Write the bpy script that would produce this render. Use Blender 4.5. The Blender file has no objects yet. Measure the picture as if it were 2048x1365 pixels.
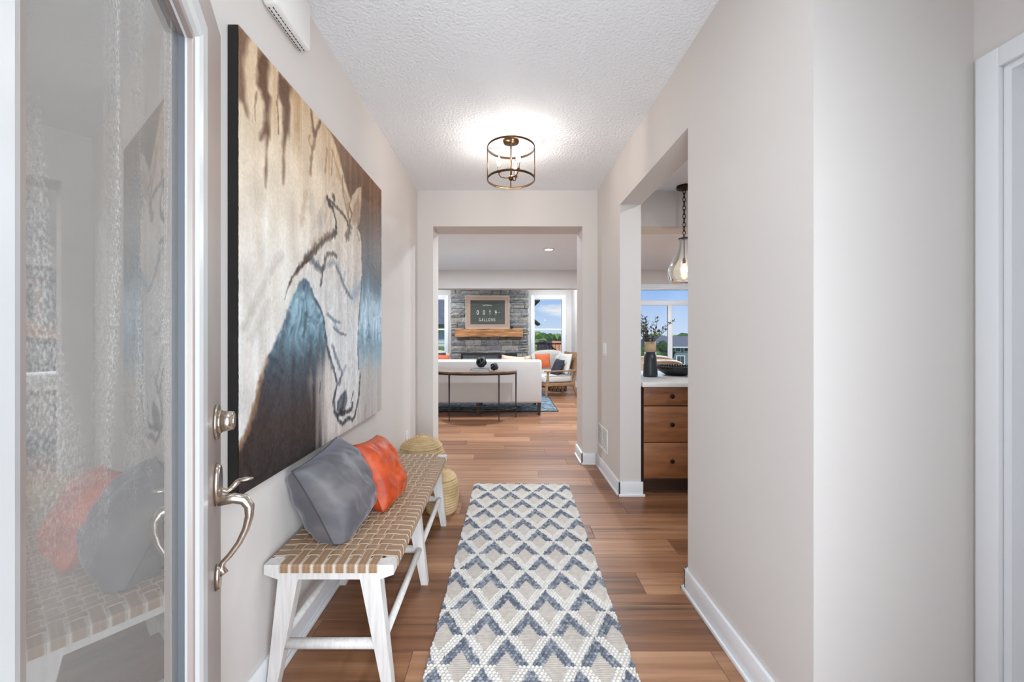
import bpy, bmesh, math, random
import numpy as np
from mathutils import Vector, Matrix, noise as mnoise
random.seed(7); rng = np.random.default_rng(7)
SC = bpy.context.scene
COL = SC.collection
R = math.radians

# ------------------------------------------------------------------ camera
cam_d = bpy.data.cameras.new('camera'); cam = bpy.data.objects.new('camera', cam_d); COL.objects.link(cam)
cam.location = (0, 0, 1.30); cam.rotation_euler = (R(90), 0, 0)
cam_d.sensor_width = 36; cam_d.lens = 800 / 2048 * 36
cam_d.shift_x = 13 / 2048; cam_d.shift_y = -13.5 / 2048
cam_d.clip_start = 0.02; cam_d.clip_end = 500
SC.camera = cam
cy = SC.cycles
cy.max_bounces = 6; cy.diffuse_bounces = 4; cy.glossy_bounces = 3; cy.transmission_bounces = 4; cy.transparent_max_bounces = 10
cy.caustics_reflective = False; cy.caustics_refractive = False; cy.sample_clamp_indirect = 6; cy.use_adaptive_sampling = True; cy.adaptive_threshold = .09
# ------------------------------------------------------------------ colour management
SC.view_settings.view_transform = 'Standard'; SC.view_settings.look = 'None'
SC.view_settings.exposure = 0.75; SC.view_settings.gamma = 1.0; SC.view_settings.use_curve_mapping = False
# ------------------------------------------------------------------ sky
world = bpy.data.worlds.new('sky'); SC.world = world; world.use_nodes = True
wn = world.node_tree.nodes; wl = world.node_tree.links
bg = wn['Background']; tc = wn.new('ShaderNodeTexCoord'); sx = wn.new('ShaderNodeSeparateXYZ')
wl.new(tc.outputs['Generated'], sx.inputs[0])
rp = wn.new('ShaderNodeValToRGB'); wl.new(sx.outputs['Z'], rp.inputs[0])
e = rp.color_ramp.elements
e[0].position = 0.0; e[0].color = (.66, .80, 1.0, 1); e[1].position = .55; e[1].color = (.10, .25, .72, 1)
m = rp.color_ramp.elements.new(.10); m.color = (.36, .57, .98, 1)
mp = wn.new('ShaderNodeMapping'); mp.inputs['Scale'].default_value = (1.4, 1.4, 5.5); mp.inputs['Location'].default_value = (.31, .2, .1)
wl.new(tc.outputs['Generated'], mp.inputs[0])
nz = wn.new('ShaderNodeTexNoise'); nz.inputs['Scale'].default_value = 2.6; nz.inputs['Detail'].default_value = 7; nz.inputs['Roughness'].default_value = .55
wl.new(mp.outputs[0], nz.inputs['Vector'])
cr = wn.new('ShaderNodeValToRGB'); cr.color_ramp.elements[0].position = .565; cr.color_ramp.elements[1].position = .68
wl.new(nz.outputs['Fac'], cr.inputs[0])
mx = wn.new('ShaderNodeMixRGB'); wl.new(cr.outputs[0], mx.inputs[0]); wl.new(rp.outputs[0], mx.inputs[1]); mx.inputs[2].default_value = (.95, .97, 1, 1)
wl.new(mx.outputs[0], bg.inputs[0]); bg.inputs[1].default_value = .56

def lamp(name, kind, loc, energy, color=(1, 1, 1), rot=(0, 0, 0), size=.1, size_y=None, parent=None):
    d = bpy.data.lights.new(name, kind); d.energy = energy; d.color = color
    if kind == 'AREA':
        d.size = size
        if size_y: d.shape = 'RECTANGLE'; d.size_y = size_y
        else: d.shape = 'DISK'
    elif kind == 'POINT': d.shadow_soft_size = size
    elif kind == 'SUN': d.angle = size
    o = bpy.data.objects.new(name, d); COL.objects.link(o); o.location = loc; o.rotation_euler = rot
    if parent: o.parent = parent
    return o
# sun high behind the house front, kept off the hall by an added unseen slab
lamp('sun', 'SUN', (0, -5, 20), 2.2, (1, .95, .88), (R(40), 0, R(-24)), R(.6))
# daylight coming in at the open front door
lamp('front_door_daylight', 'AREA', (.30, -.55, 1.22), 68, (.84, .93, 1.0), (R(90), 0, R(16)), 1.5, 2.1)

# ------------------------------------------------------------------ helpers: nodes and materials
def srgb(c):
    c = [x / 255 for x in c]
    return tuple((x / 12.92 if x <= .04045 else ((x + .055) / 1.055) ** 2.4) for x in c) + (1,)
MATS = {}
def mat(name, col, rough=.5, metal=0., var=0., vscale=4., stretch=(1, 1, 1), bump=0., bscale=150., col2=None, spec=.5, emit=None, estr=0., lo=.35, hi=.65, sheen=0., bdist=.002):
    if name in MATS: return MATS[name]
    m = bpy.data.materials.new(name); m.use_nodes = True; MATS[name] = m
    n = m.node_tree.nodes; l = m.node_tree.links; b = n['Principled BSDF']
    b.inputs['Roughness'].default_value = rough; b.inputs['Metallic'].default_value = metal
    b.inputs['Specular IOR Level'].default_value = spec
    if sheen: b.inputs['Sheen Weight'].default_value = sheen; b.inputs['Sheen Roughness'].default_value = .4
    c = srgb(col); t = n.new('ShaderNodeTexCoord')
    if col2 is not None or var:
        c2 = srgb(col2) if col2 is not None else tuple(min(1, x * (1 - var)) for x in c[:3]) + (1,)
        mpn = n.new('ShaderNodeMapping'); mpn.inputs['Scale'].default_value = stretch; l.new(t.outputs['Object'], mpn.inputs[0])
        z = n.new('ShaderNodeTexNoise'); z.inputs['Scale'].default_value = vscale; z.inputs['Detail'].default_value = 6; l.new(mpn.outputs[0], z.inputs['Vector'])
        r = n.new('ShaderNodeValToRGB'); l.new(z.outputs['Fac'], r.inputs[0])
        r.color_ramp.elements[0].position = lo; r.color_ramp.elements[0].color = c2
        r.color_ramp.elements[1].position = hi; r.color_ramp.elements[1].color = c
        l.new(r.outputs[0], b.inputs['Base Color'])
    else: b.inputs['Base Color'].default_value = c
    if bump:
        z2 = n.new('ShaderNodeTexNoise'); z2.inputs['Scale'].default_value = bscale; z2.inputs['Detail'].default_value = 4; l.new(t.outputs['Object'], z2.inputs['Vector'])
        bp = n.new('ShaderNodeBump'); bp.inputs['Strength'].default_value = bump; bp.inputs['Distance'].default_value = bdist
        l.new(z2.outputs['Fac'], bp.inputs['Height']); l.new(bp.outputs[0], b.inputs['Normal'])
    if emit: b.inputs['Emission Color'].default_value = srgb(emit); b.inputs['Emission Strength'].default_value = estr
    return m
def glass(name, tint=(1, 1, 1), ior=1.45, rough=0., haze=0., hazecol=(1, 1, 1), bump=0., bscale=40.):
    m = bpy.data.materials.new(name); m.use_nodes = True; n = m.node_tree.nodes; l = m.node_tree.links
    n.remove(n['Principled BSDF']); out = n['Material Output']
    tr = n.new('ShaderNodeBsdfTransparent'); tr.inputs[0].default_value = (*tint, 1)
    gl = n.new('ShaderNodeBsdfGlossy'); gl.inputs['Roughness'].default_value = rough
    fr = n.new('ShaderNodeFresnel'); fr.inputs[0].default_value = ior
    mxs = n.new('ShaderNodeMixShader'); l.new(fr.outputs[0], mxs.inputs[0]); l.new(tr.outputs[0], mxs.inputs[1]); l.new(gl.outputs[0], mxs.inputs[2])
    res = mxs
    if haze:
        df = n.new('ShaderNodeBsdfDiffuse'); df.inputs[0].default_value = (*hazecol, 1)
        m2 = n.new('ShaderNodeMixShader'); m2.inputs[0].default_value = haze
        l.new(mxs.outputs[0], m2.inputs[1]); l.new(df.outputs[0], m2.inputs[2]); res = m2
    if bump:
        t = n.new('ShaderNodeTexCoord'); z = n.new('ShaderNodeTexNoise'); z.inputs['Scale'].default_value = bscale; l.new(t.outputs['Object'], z.inputs['Vector'])
        bp = n.new('ShaderNodeBump'); bp.inputs['Strength'].default_value = bump; bp.inputs['Distance'].default_value = .003
        l.new(z.outputs['Fac'], bp.inputs['Height']); l.new(bp.outputs[0], gl.inputs['Normal'])
    l.new(res.outputs[0], out.inputs[0]); MATS[name] = m
    return m
def attr_mat(name, rough, spec=.5, sheen=0., bump=0., bscale=300.):
    m = bpy.data.materials.new(name); m.use_nodes = True; n = m.node_tree.nodes; l = m.node_tree.links; b = n['Principled BSDF']
    a = n.new('ShaderNodeAttribute'); a.attribute_name = 'dye'; l.new(a.outputs['Color'], b.inputs['Base Color'])
    b.inputs['Roughness'].default_value = rough; b.inputs['Specular IOR Level'].default_value = spec
    if bump:
        t = n.new('ShaderNodeTexCoord'); z = n.new('ShaderNodeTexNoise'); z.inputs['Scale'].default_value = bscale; l.new(t.outputs['Object'], z.inputs['Vector'])
        bp = n.new('ShaderNodeBump'); bp.inputs['Strength'].default_value = bump; bp.inputs['Distance'].default_value = .002
        l.new(z.outputs['Fac'], bp.inputs['Height']); l.new(bp.outputs[0], b.inputs['Normal'])
    return m
def wood_random(name, ramp, rough, sx, sy, dark=(60, 36, 24), streak=.5, rnd=.38, sz=1.):
    """board material: tone from the object's own random number, grain along local x"""
    m = bpy.data.materials.new(name); m.use_nodes = True; n = m.node_tree.nodes; l = m.node_tree.links; b = n['Principled BSDF']
    oi = n.new('ShaderNodeObjectInfo'); t = n.new('ShaderNodeTexCoord')
    mul = n.new('ShaderNodeMath'); mul.operation = 'MULTIPLY'; mul.inputs[1].default_value = 97; l.new(oi.outputs['Random'], mul.inputs[0])
    cb = n.new('ShaderNodeCombineXYZ'); l.new(mul.outputs[0], cb.inputs[2])
    ad = n.new('ShaderNodeVectorMath'); ad.operation = 'ADD'; l.new(t.outputs['Object'], ad.inputs[0]); l.new(cb.outputs[0], ad.inputs[1])
    mp = n.new('ShaderNodeMapping'); mp.inputs['Scale'].default_value = (sx, sy, sz); l.new(ad.outputs[0], mp.inputs[0])
    z = n.new('ShaderNodeTexNoise'); z.inputs['Scale'].default_value = 1; z.inputs['Detail'].default_value = 7; z.inputs['Roughness'].default_value = .62; l.new(mp.outputs[0], z.inputs['Vector'])
    # tone = .55*noise + .45*random
    a1 = n.new('ShaderNodeMath'); a1.operation = 'MULTIPLY'; a1.inputs[1].default_value = rnd; l.new(oi.outputs['Random'], a1.inputs[0])
    a2 = n.new('ShaderNodeMath'); a2.operation = 'MULTIPLY_ADD'; a2.inputs[1].default_value = .95; l.new(z.outputs['Fac'], a2.inputs[0]); l.new(a1.outputs[0], a2.inputs[2])
    r = n.new('ShaderNodeValToRGB'); l.new(a2.outputs[0], r.inputs[0]); el = r.color_ramp.elements
    el[0].position = .32; el[0].color = srgb(ramp[0]); el[1].position = .98; el[1].color = srgb(ramp[-1])
    for i, c in enumerate(ramp[1:-1]): q = el.new(.32 + .66 * (i + 1) / (len(ramp) - 1)); q.color = srgb(c)
    mp2 = n.new('ShaderNodeMapping'); mp2.inputs['Scale'].default_value = (sx * 1.3, sy * 1.6, sz * 1.6 if sz > 1 else 1); mp2.inputs['Location'].default_value = (3, 7, 1); l.new(ad.outputs[0], mp2.inputs[0])
    z2 = n.new('ShaderNodeTexNoise'); z2.inputs['Scale'].default_value = 1; z2.inputs['Detail'].default_value = 5; l.new(mp2.outputs[0], z2.inputs['Vector'])
    r2 = n.new('ShaderNodeValToRGB'); r2.color_ramp.elements[0].position = .57; r2.color_ramp.elements[0].color = (0, 0, 0, 1); r2.color_ramp.elements[1].position = .74; r2.color_ramp.elements[1].color = (streak, streak, streak, 1)
    l.new(z2.outputs['Fac'], r2.inputs[0])
    mx = n.new('ShaderNodeMixRGB'); l.new(r2.outputs[0], mx.inputs[0]); l.new(r.outputs[0], mx.inputs[1]); mx.inputs[2].default_value = srgb(dark)
    l.new(mx.outputs[0], b.inputs['Base Color']); b.inputs['Roughness'].default_value = rough
    bp = n.new('ShaderNodeBump'); bp.inputs['Strength'].default_value = .12; bp.inputs['Distance'].default_value = .002; l.new(z.outputs['Fac'], bp.inputs['Height']); l.new(bp.outputs[0], b.inputs['Normal'])
    MATS[name] = m
    return m

# ------------------------------------------------------------------ helpers: mesh building
class MB:
    def __init__(s): s.v = []; s.f = []; s.sm = []
    def add(s, vs, fs, smooth=False):
        k = len(s.v); s.v += [tuple(p) for p in vs]; s.f += [tuple(i + k for i in f) for f in fs]; s.sm += [smooth] * len(fs); return s
    def box(s, x0, x1, y0, y1, z0, z1, bev=0.):
        if bev <= 0:
            return s.add([(x0, y0, z0), (x1, y0, z0), (x1, y1, z0), (x0, y1, z0), (x0, y0, z1), (x1, y0, z1), (x1, y1, z1), (x0, y1, z1)],
                         [(0, 3, 2, 1), (4, 5, 6, 7), (0, 1, 5, 4), (1, 2, 6, 5), (2, 3, 7, 6), (3, 0, 4, 7)])
        bm = bmesh.new(); bmesh.ops.create_cube(bm, size=1)
        for v in bm.verts: v.co = ((x0 + x1) / 2 + v.co.x * (x1 - x0), (y0 + y1) / 2 + v.co.y * (y1 - y0), (z0 + z1) / 2 + v.co.z * (z1 - z0))
        bmesh.ops.bevel(bm, geom=list(bm.edges), offset=bev, segments=2, affect='EDGES', profile=.5)
        s.bm(bm, True); return s
    def bm(s, bm, smooth=False):
        bm.verts.index_update(); s.add([v.co[:] for v in bm.verts], [[v.index for v in f.verts] for f in bm.faces], smooth); bm.free(); return s
    def hull(s, a, b):  # loft between two equal loops, capped
        n = len(a); s.add(list(a) + list(b), [tuple(range(n - 1, -1, -1)), tuple(range(n, 2 * n))] + [(i, (i + 1) % n, n + (i + 1) % n, n + i) for i in range(n)]); return s
    def taper(s, p0, w0, d0, p1, w1, d1):  # square post from p0 to p1
        q = lambda p, w, d: [(p[0] - w / 2, p[1] - d / 2, p[2]), (p[0] + w / 2, p[1] - d / 2, p[2]), (p[0] + w / 2, p[1] + d / 2, p[2]), (p[0] - w / 2, p[1] + d / 2, p[2])]
        return s.hull(q(p0, w0, d0), q(p1, w1, d1))
    def tube(s, pts, r, n=10, closed=False, caps=True, flat=None):
        P = [Vector(p) for p in pts]; m = len(P); rs = r if isinstance(r, (list, tuple)) else [r] * m
        k = len(s.v); up = None; vs = []
        for i, p in enumerate(P):
            if closed: t = P[(i + 1) % m] - P[i - 1]
            else: t = P[min(i + 1, m - 1)] - P[max(i - 1, 0)]
            t.normalize()
            if up is None:
                up = Vector((0, 0, 1)) if abs(t.z) < .9 else Vector((1, 0, 0))
            up = (up - t * up.dot(t)).normalized(); sd = t.cross(up)
            for j in range(n):
                a = 2 * math.pi * j / n
                vs.append(p + (up * math.cos(a) * (flat if flat else 1) + sd * math.sin(a)) * rs[i])
        fs = []
        for i in range(m if closed else m - 1):
            for j in range(n):
                a = i * n + j; b = i * n + (j + 1) % n; c = ((i + 1) % m) * n + (j + 1) % n; d = ((i + 1) % m) * n + j
                fs.append((a, b, c, d))
        if not closed and caps: fs += [tuple(range(n - 1, -1, -1)), tuple(range((m - 1) * n, m * n))]
        return s.add(vs, fs, True)
    def ring(s, c, rad, r, n=48, m=8, axis='z', flat=None):
        pts = []
        for i in range(n):
            a = 2 * math.pi * i / n; u, v = rad * math.cos(a), rad * math.sin(a)
            pts.append((c[0] + u, c[1] + v, c[2]) if axis == 'z' else ((c[0], c[1] + u, c[2] + v) if axis == 'x' else (c[0] + u, c[1], c[2] + v)))
        return s.tube(pts, r, m, closed=True, flat=flat)
    def lathe(s, prof, c=(0, 0, 0), n=32, smooth=True, cap=True):
        vs = []; fs = []; m = len(prof)
        for (r, z) in prof:
            for j in range(n):
                a = 2 * math.pi * j / n; vs.append((c[0] + r * math.cos(a), c[1] + r * math.sin(a), c[2] + z))
        for i in range(m - 1):
            for j in range(n): fs.append((i * n + j, i * n + (j + 1) % n, (i + 1) * n + (j + 1) % n, (i + 1) * n + j))
        if cap: fs += [tuple(range(n - 1, -1, -1)), tuple(range((m - 1) * n, m * n))]
        return s.add(vs, fs, smooth)
    def ball(s, c, r, sub=2, sc=(1, 1, 1), nz=0., ns=3.):
        bm = bmesh.new(); bmesh.ops.create_icosphere(bm, subdivisions=sub, radius=1)
        for v in bm.verts:
            k = 1 + nz * mnoise.noise(v.co * ns + Vector(c)) if nz else 1
            v.co = Vector((c[0] + v.co.x * r * sc[0] * k, c[1] + v.co.y * r * sc[1] * k, c[2] + v.co.z * r * sc[2] * k))
        return s.bm(bm, True)
    def prism(s, poly, z0, z1):
        return s.hull([(x, y, z0) for x, y in poly], [(x, y, z1) for x, y in poly])
    def grid(s, fn, nu, nv, smooth=True):
        vs = [fn(i / (nu - 1), j / (nv - 1)) for j in range(nv) for i in range(nu)]
        return s.add(vs, [(j * nu + i, j * nu + i + 1, (j + 1) * nu + i + 1, (j + 1) * nu + i) for j in range(nv - 1) for i in range(nu - 1)], smooth)
    def mesh(s, name, m):
        me = bpy.data.meshes.new(name); me.from_pydata(s.v, [], s.f); me.polygons.foreach_set('use_smooth', s.sm); me.update()
        me.materials.append(m); return me
    def build(s, name, m, parent=None, world=True):
        if isinstance(m, str): m = MATS[m]
        if parent is not None and world:
            o = parent; off = Vector((0, 0, 0))
            while o is not None: off += o.location; o = o.parent
            s.v = [(a - off.x, b - off.y, c - off.z) for a, b, c in s.v]
        ob = bpy.data.objects.new(name, s.mesh(name, m)); COL.objects.link(ob); ob.parent = parent
        return ob
def numpy_mesh(name, V, F, m, dye=None, smooth=True):
    me = bpy.data.meshes.new(name); me.vertices.add(len(V)); me.vertices.foreach_set('co', V.astype(np.float32).ravel())
    me.loops.add(F.size); me.loops.foreach_set('vertex_index', F.astype(np.int32).ravel())
    me.polygons.add(len(F)); me.polygons.foreach_set('loop_start', np.arange(0, F.size, F.shape[1], dtype=np.int32))
    me.update(calc_edges=True); me.polygons.foreach_set('use_smooth', np.full(len(F), smooth)); me.materials.append(m)
    if dye is not None:
        a = me.color_attributes.new('dye', 'FLOAT_COLOR', 'POINT'); c = np.ones((len(V), 4), np.float32); c[:, :3] = dye; a.data.foreach_set('color', c.ravel())
    me.validate(); return me
def grid_faces(nu, nv):
    i, j = np.meshgrid(np.arange(nu - 1), np.arange(nv - 1)); a = (j * nu + i).ravel()
    return np.stack([a, a + 1, a + nu + 1, a + nu], 1)
def tolin(c):
    c = np.asarray(c, float) / 255; return np.where(c <= .04045, c / 12.92, ((c + .055) / 1.055) ** 2.4)
def vnoise(x, y, seed):
    r = np.random.default_rng(seed); g = r.random((64, 64)); xi = np.floor(x).astype(int); yi = np.floor(y).astype(int)
    fx = x - xi; fy = y - yi; fx = fx * fx * (3 - 2 * fx); fy = fy * fy * (3 - 2 * fy); q = lambda a, b: g[a % 64, b % 64]
    return (q(xi, yi) * (1 - fx) + q(xi + 1, yi) * fx) * (1 - fy) + (q(xi, yi + 1) * (1 - fx) + q(xi + 1, yi + 1) * fx) * fy
def tag(o, label, cat, group=None, kind=None):
    o['label'] = label
    if cat: o['category'] = cat
    if group: o['group'] = group
    if kind: o['kind'] = kind
    return o
def thing(name, label, cat, loc=(0, 0, 0), rotz=0., group=None, kind=None):
    o = bpy.data.objects.new(name, None); COL.objects.link(o); o.empty_display_size = .1
    o.location = loc; o.rotation_euler = (0, 0, rotz); tag(o, label, cat, group, kind); return o
def struct(name, mb, m, label):
    o = mb.build(name, m); o['kind'] = 'structure'; o['label'] = label; return o
def dup(root, loc, rotz, label, group=None):
    r = root.copy(); COL.objects.link(r); r.location = loc; r.rotation_euler = (0, 0, rotz); r['label'] = label
    if group: r['group'] = group
    for ch in list(root.children):
        c = ch.copy(); COL.objects.link(c); c.parent = r
        for g in ch.children:
            d = g.copy(); COL.objects.link(d); d.parent = c
    return r

# ------------------------------------------------------------------ materials
mat('wall_paint', (214, 207, 202), .7, bump=.12, bscale=220, spec=.25)
mat('ceiling_paint', (238, 240, 243), .8, bump=.85, bscale=62, spec=.2, bdist=.010)
mat('trim_white', (232, 233, 235), .38)
mat('door_white', (226, 227, 229), .4)
mat('slab_wood', (138, 94, 66), .45, var=.45, vscale=3, stretch=(1, 12, 1))
wood_random('plank_wood', [(94, 60, 40), (130, 87, 60), (154, 109, 78), (180, 135, 102)], .36, .8, 22, dark=(62, 40, 28), streak=.85)
mat('black_metal', (30, 28, 28), .45, .6)
mat('bronze', (92, 66, 44), .35, .9, var=.3, vscale=30)
mat('nickel', (205, 194, 182), .24, 1.0)
mat('white_plastic', (233, 230, 226), .42)
mat('slot_dark', (40, 38, 36), .8)
mat('outdoor_grey', (150, 150, 152), .8)

# ------------------------------------------------------------------ the shell
CEIL = 2.74
struct('floor', MB().box(-3.75, 5.2, -.2, 10.86, -.14, -.006), 'slab_wood', 'brown wood plank floor running through hall and rooms')
struct('ceiling', MB().box(-3.75, 5.2, .04, 10.86, CEIL, CEIL + .14), 'ceiling_paint', 'white textured ceiling')
struct('wall_left', MB().box(-1.03, -.881, .04, 4.004, 0, CEIL), 'wall_paint', 'long greige hall wall behind the bench')
struct('wall_entry', MB().box(-1.03, -.36, .04, .165, 0, CEIL).box(.66, 1.56, .04, .165, 0, CEIL).box(-.36, .66, .04, .165, 2.08, CEIL), 'wall_paint', 'entry wall around the front doorway')
w_far = MB().box(-3.75, -.7257, 4.004, 4.317, 0, CEIL).box(.771, 1.09, 4.004, 4.317, 0, CEIL).box(-.7257, .771, 4.004, 4.317, 2.381, CEIL).box(1.09, 5.05, 4.004, 4.317, 2.381, CEIL)
struct('wall_far', w_far, 'wall_paint', 'greige wall with wide cased opening to the living room')
struct('wall_right', MB().box(.921, 1.09, 3.218, 4.004, 0, CEIL).box(.921, 1.09, 2.02, 3.218, 2.345, CEIL).box(.921, 1.09, 1.196, 2.02, 0, CEIL).box(1.09, 1.56, 1.196, 1.365, 0, CEIL), 'wall_paint', 'right hall wall with opening to the kitchen')
struct('wall_niche', MB().box(1.40, 1.56, 1.124, 1.196, 0, CEIL).box(1.40, 1.56, .165, 1.124, 2.053, CEIL).box(1.40, 1.56, .165, .31, 0, CEIL), 'wall_paint', 'short greige wall holding the white side door')
struct('wall_kitchen', MB().box(1.56, 5.2, 1.196, 1.365, 0, CEIL).box(5.05, 5.2, 1.365, 9.13, 0, CEIL), 'wall_paint', 'greige kitchen walls')
ROOM_B = 10.67
lw = MB().box(-3.75, -3.6, 4.317, 9.13, 0, CEIL).box(-3.6, -2.61, 8.95, 9.13, 0, CEIL).box(-2.79, -2.61, 9.13, 10.85, 0, CEIL).box(1.76, 1.94, 8.95, 10.85, 0, CEIL)
struct('wall_living', lw, 'wall_paint', 'living room side walls')
WZ0, WZ1 = .30, 2.26
wb = MB().box(-2.61, -2.387, ROOM_B, 10.85, 0, CEIL).box(-1.60, .747, ROOM_B, 10.85, 0, CEIL).box(1.533, 1.76, ROOM_B, 10.85, 0, CEIL)
for a, b in ((-2.387, -1.60), (.747, 1.533)): wb.box(a, b, ROOM_B, 10.85, 0, WZ0).box(a, b, ROOM_B, 10.85, WZ1, CEIL)
struct('wall_fireplace', wb, 'wall_paint', 'pale living room wall with a window on each side of the fireplace')
struct('trim_beam', MB().box(-2.61, 1.76, 8.95, 9.23, 2.325, CEIL), 'wall_paint', 'dropped beam across the living room ceiling')
DX0, DX1, DZ0 = 2.45, 4.95, .12
wd = MB().box(1.94, DX0, 8.95, 9.13, 0, CEIL).box(DX1, 5.05, 8.95, 9.13, 0, CEIL).box(DX0, DX1, 8.95, 9.13, 0, DZ0).box(DX0, DX1, 8.95, 9.13, 2.33, CEIL)
struct('wall_dining', wd, 'wall_paint', 'dining room wall with the big window')
struct('sun_block_slab', MB().box(-2.5, 3.0, -2.6, .04, 2.62, 2.80), 'outdoor_grey', 'unseen slab added over the front door to block the sun')  # unseen slab, added only to keep direct sun out of the doorway

# floor planks, each a board of its own
floor = bpy.data.objects['floor']
def plank_mesh(L, Wd):
    b = .0018
    mb = MB(); q = lambda i, z: [(i, i, z), (L - i, i, z), (L - i, Wd - i, z), (i, Wd - i, z)]
    mb.add(q(.0005, -.006) + q(.0005, -b) + q(b, 0), [(0, 1, 5, 4), (1, 2, 6, 5), (2, 3, 7, 6), (3, 0, 4, 7), (4, 5, 9, 8), (5, 6, 10, 9), (6, 7, 11, 10), (7, 4, 8, 11), (8, 9, 10, 11)])
    return mb.mesh('plank', MATS['plank_wood'])
PW, PL = .18, 1.22; full = plank_mesh(PL, PW); cache = {}
y = .20; k = 0
while y < 10.5:
    xa, xb = (-.88, 2.35) if y < 4.0 else ((-2.6, 2.75) if y < 8.9 else (-2.6, 1.75))
    if 1.1 < y < 4.1: pass
    elif y < 1.1: xb = 1.39
    x = xa - PL * ((k * .37) % 1.0)
    while x < xb - .02:
        x0 = max(x, xa); x1 = min(x + PL, xb)
        if x1 - x0 > .03:
            key = round(x1 - x0, 2)
            me = full if abs(x1 - x0 - PL) < .01 else cache.setdefault(key, None) or plank_mesh(x1 - x0, PW)
            if me is not full: cache[key] = me
            o = bpy.data.objects.new('plank', me); COL.objects.link(o); o.parent = floor; o.location = (x0, y, 0)
        x += PL
    y += PW; k += 1

# baseboards with shoe moulding
def base_run(mb, p, q, nx, ny, h=.115, e0=0., e1=0.):
    """board along segment p-q, standing proud along (nx, ny)"""
    def bar(t0, t1, z0, z1, a=0., c=0.):
        xs = sorted((p[0] + nx * t0, q[0] + nx * t1)); ys = sorted((p[1] + ny * t0, q[1] + ny * t1))
        if nx: ys[0] -= a; ys[1] += c
        else: xs[0] -= a; xs[1] += c
        if nx: xs = sorted((p[0] + nx * t0, p[0] + nx * t1))
        if ny: ys = sorted((p[1] + ny * t0, p[1] + ny * t1))
        mb.box(xs[0], xs[1], ys[0], ys[1], z0, z1, .0025)
    bar(0, .014, .0, h); bar(.014, .026, .0, .02, e0, e1)
    return mb
struct('baseboard_left', base_run(MB(), (-.881, .17), (-.881, 4.003), 1, 0), 'trim_white', 'white baseboard along the left hall wall')
b = MB(); base_run(b, (-.880, 4.004), (-.7257, 4.004), 0, -1); base_run(b, (.757, 4.004), (.895, 4.004), 0, -1, e0=.012); base_run(b, (.771, 3.99), (.771, 4.331), -1, 0, e0=.012); base_run(b, (-.7257, 3.99), (-.7257, 4.331), 1, 0)
struct('baseboard_far', b, 'trim_white', 'white baseboard wrapping the living room opening')
b = MB(); base_run(b, (.921, 3.204), (.921, 3.978), -1, 0, e0=.012); base_run(b, (.907, 3.218), (1.104, 3.218), 0, -1, e0=.012, e1=.012)
base_run(b, (.921, 1.182), (.921, 2.034), -1, 0, e1=.012); base_run(b, (.907, 2.02), (1.09, 2.02), 0, 1, e0=.012); base_run(b, (.921, 1.196), (1.375, 1.196), 0, -1)
struct('baseboard_right', b, 'trim_white', 'white baseboard along the right hall wall')
b = MB(); base_run(b, (1.76, 9.13), (1.76, 10.66), -1, 0); base_run(b, (.62, ROOM_B), (1.74, ROOM_B), 0, -1); base_run(b, (-2.60, ROOM_B), (-1.46, ROOM_B), 0, -1); base_run(b, (-2.61, 9.13), (-2.61, 10.66), 1, 0)
struct('baseboard_living', b, 'trim_white', 'white baseboard in the living room bay')

# windows
glass('pane_glass', (.97, .98, .98), 1.25)
def window(n, label, x0, x1, y0, z0, z1, rails=(), mullions=(), casing=.08):
    w = thing('window_%d' % n, label, None, ((x0 + x1) / 2, y0, z0), 0, kind='structure')
    c = MB().box(x0 - casing, x0, y0 - .018, y0, z0 - casing, z1 + casing, .003).box(x1, x1 + casing, y0 - .018, y0, z0 - casing, z1 + casing, .003).box(x0, x1, y0 - .018, y0, z1, z1 + casing, .003).box(x0, x1, y0 - .018, y0, z0 - casing, z0, .003)
    c.build('casing', 'trim_white', w)
    f = MB().box(x0, x0 + .03, y0, y0 + .12, z0, z1).box(x1 - .03, x1, y0, y0 + .12, z0, z1).box(x0 + .03, x1 - .03, y0, y0 + .12, z1 - .03, z1).box(x0 + .03, x1 - .03, y0, y0 + .12, z0, z0 + .03)
    f.build('frame', 'trim_white', w)
    for (za, zb) in rails: MB().box(x0 + .03, x1 - .03, y0 + .05, y0 + .10, za, zb, .004).build('rail', 'trim_white', w)
    zs = [z0 + .03] + [z for r in rails for z in r] + [z1 - .03]
    for (xa, xb, za, zb) in mullions: MB().box(xa, xb, y0 + .045, y0 + .105, za, zb, .004).build('mullion', 'trim_white', w)
    cells = []
    for i in range(0, len(zs), 2):
        xs = [x0 + .03]
        for (xa, xb, za, zb) in mullions:
            if za < (zs[i] + zs[i + 1]) / 2 < zb: xs += [xa, xb]
        xs.append(x1 - .03)
        for j in range(0, len(xs), 2): cells.append((xs[j], xs[j + 1], zs[i], zs[i + 1]))
    for (xa, xb, za, zb) in cells: MB().box(xa, xb, y0 + .072, y0 + .076, za, zb).build('pane', 'pane_glass', w)
    return w
window(1, 'tall double-hung window left of the stone fireplace', -2.387, -1.60, ROOM_B, WZ0, WZ1, rails=[(1.41, 1.45)])
window(2, 'tall double-hung window right of the stone fireplace', .747, 1.533, ROOM_B, WZ0, WZ1, rails=[(1.41, 1.45)])
window(3, 'wide dining window with transom above two panes', DX0, DX1, 8.95, DZ0, 2.33, rails=[(1.95, 2.06)], mullions=[(3.655, 3.755, DZ0 + .03, 1.95)], casing=.095)

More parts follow.
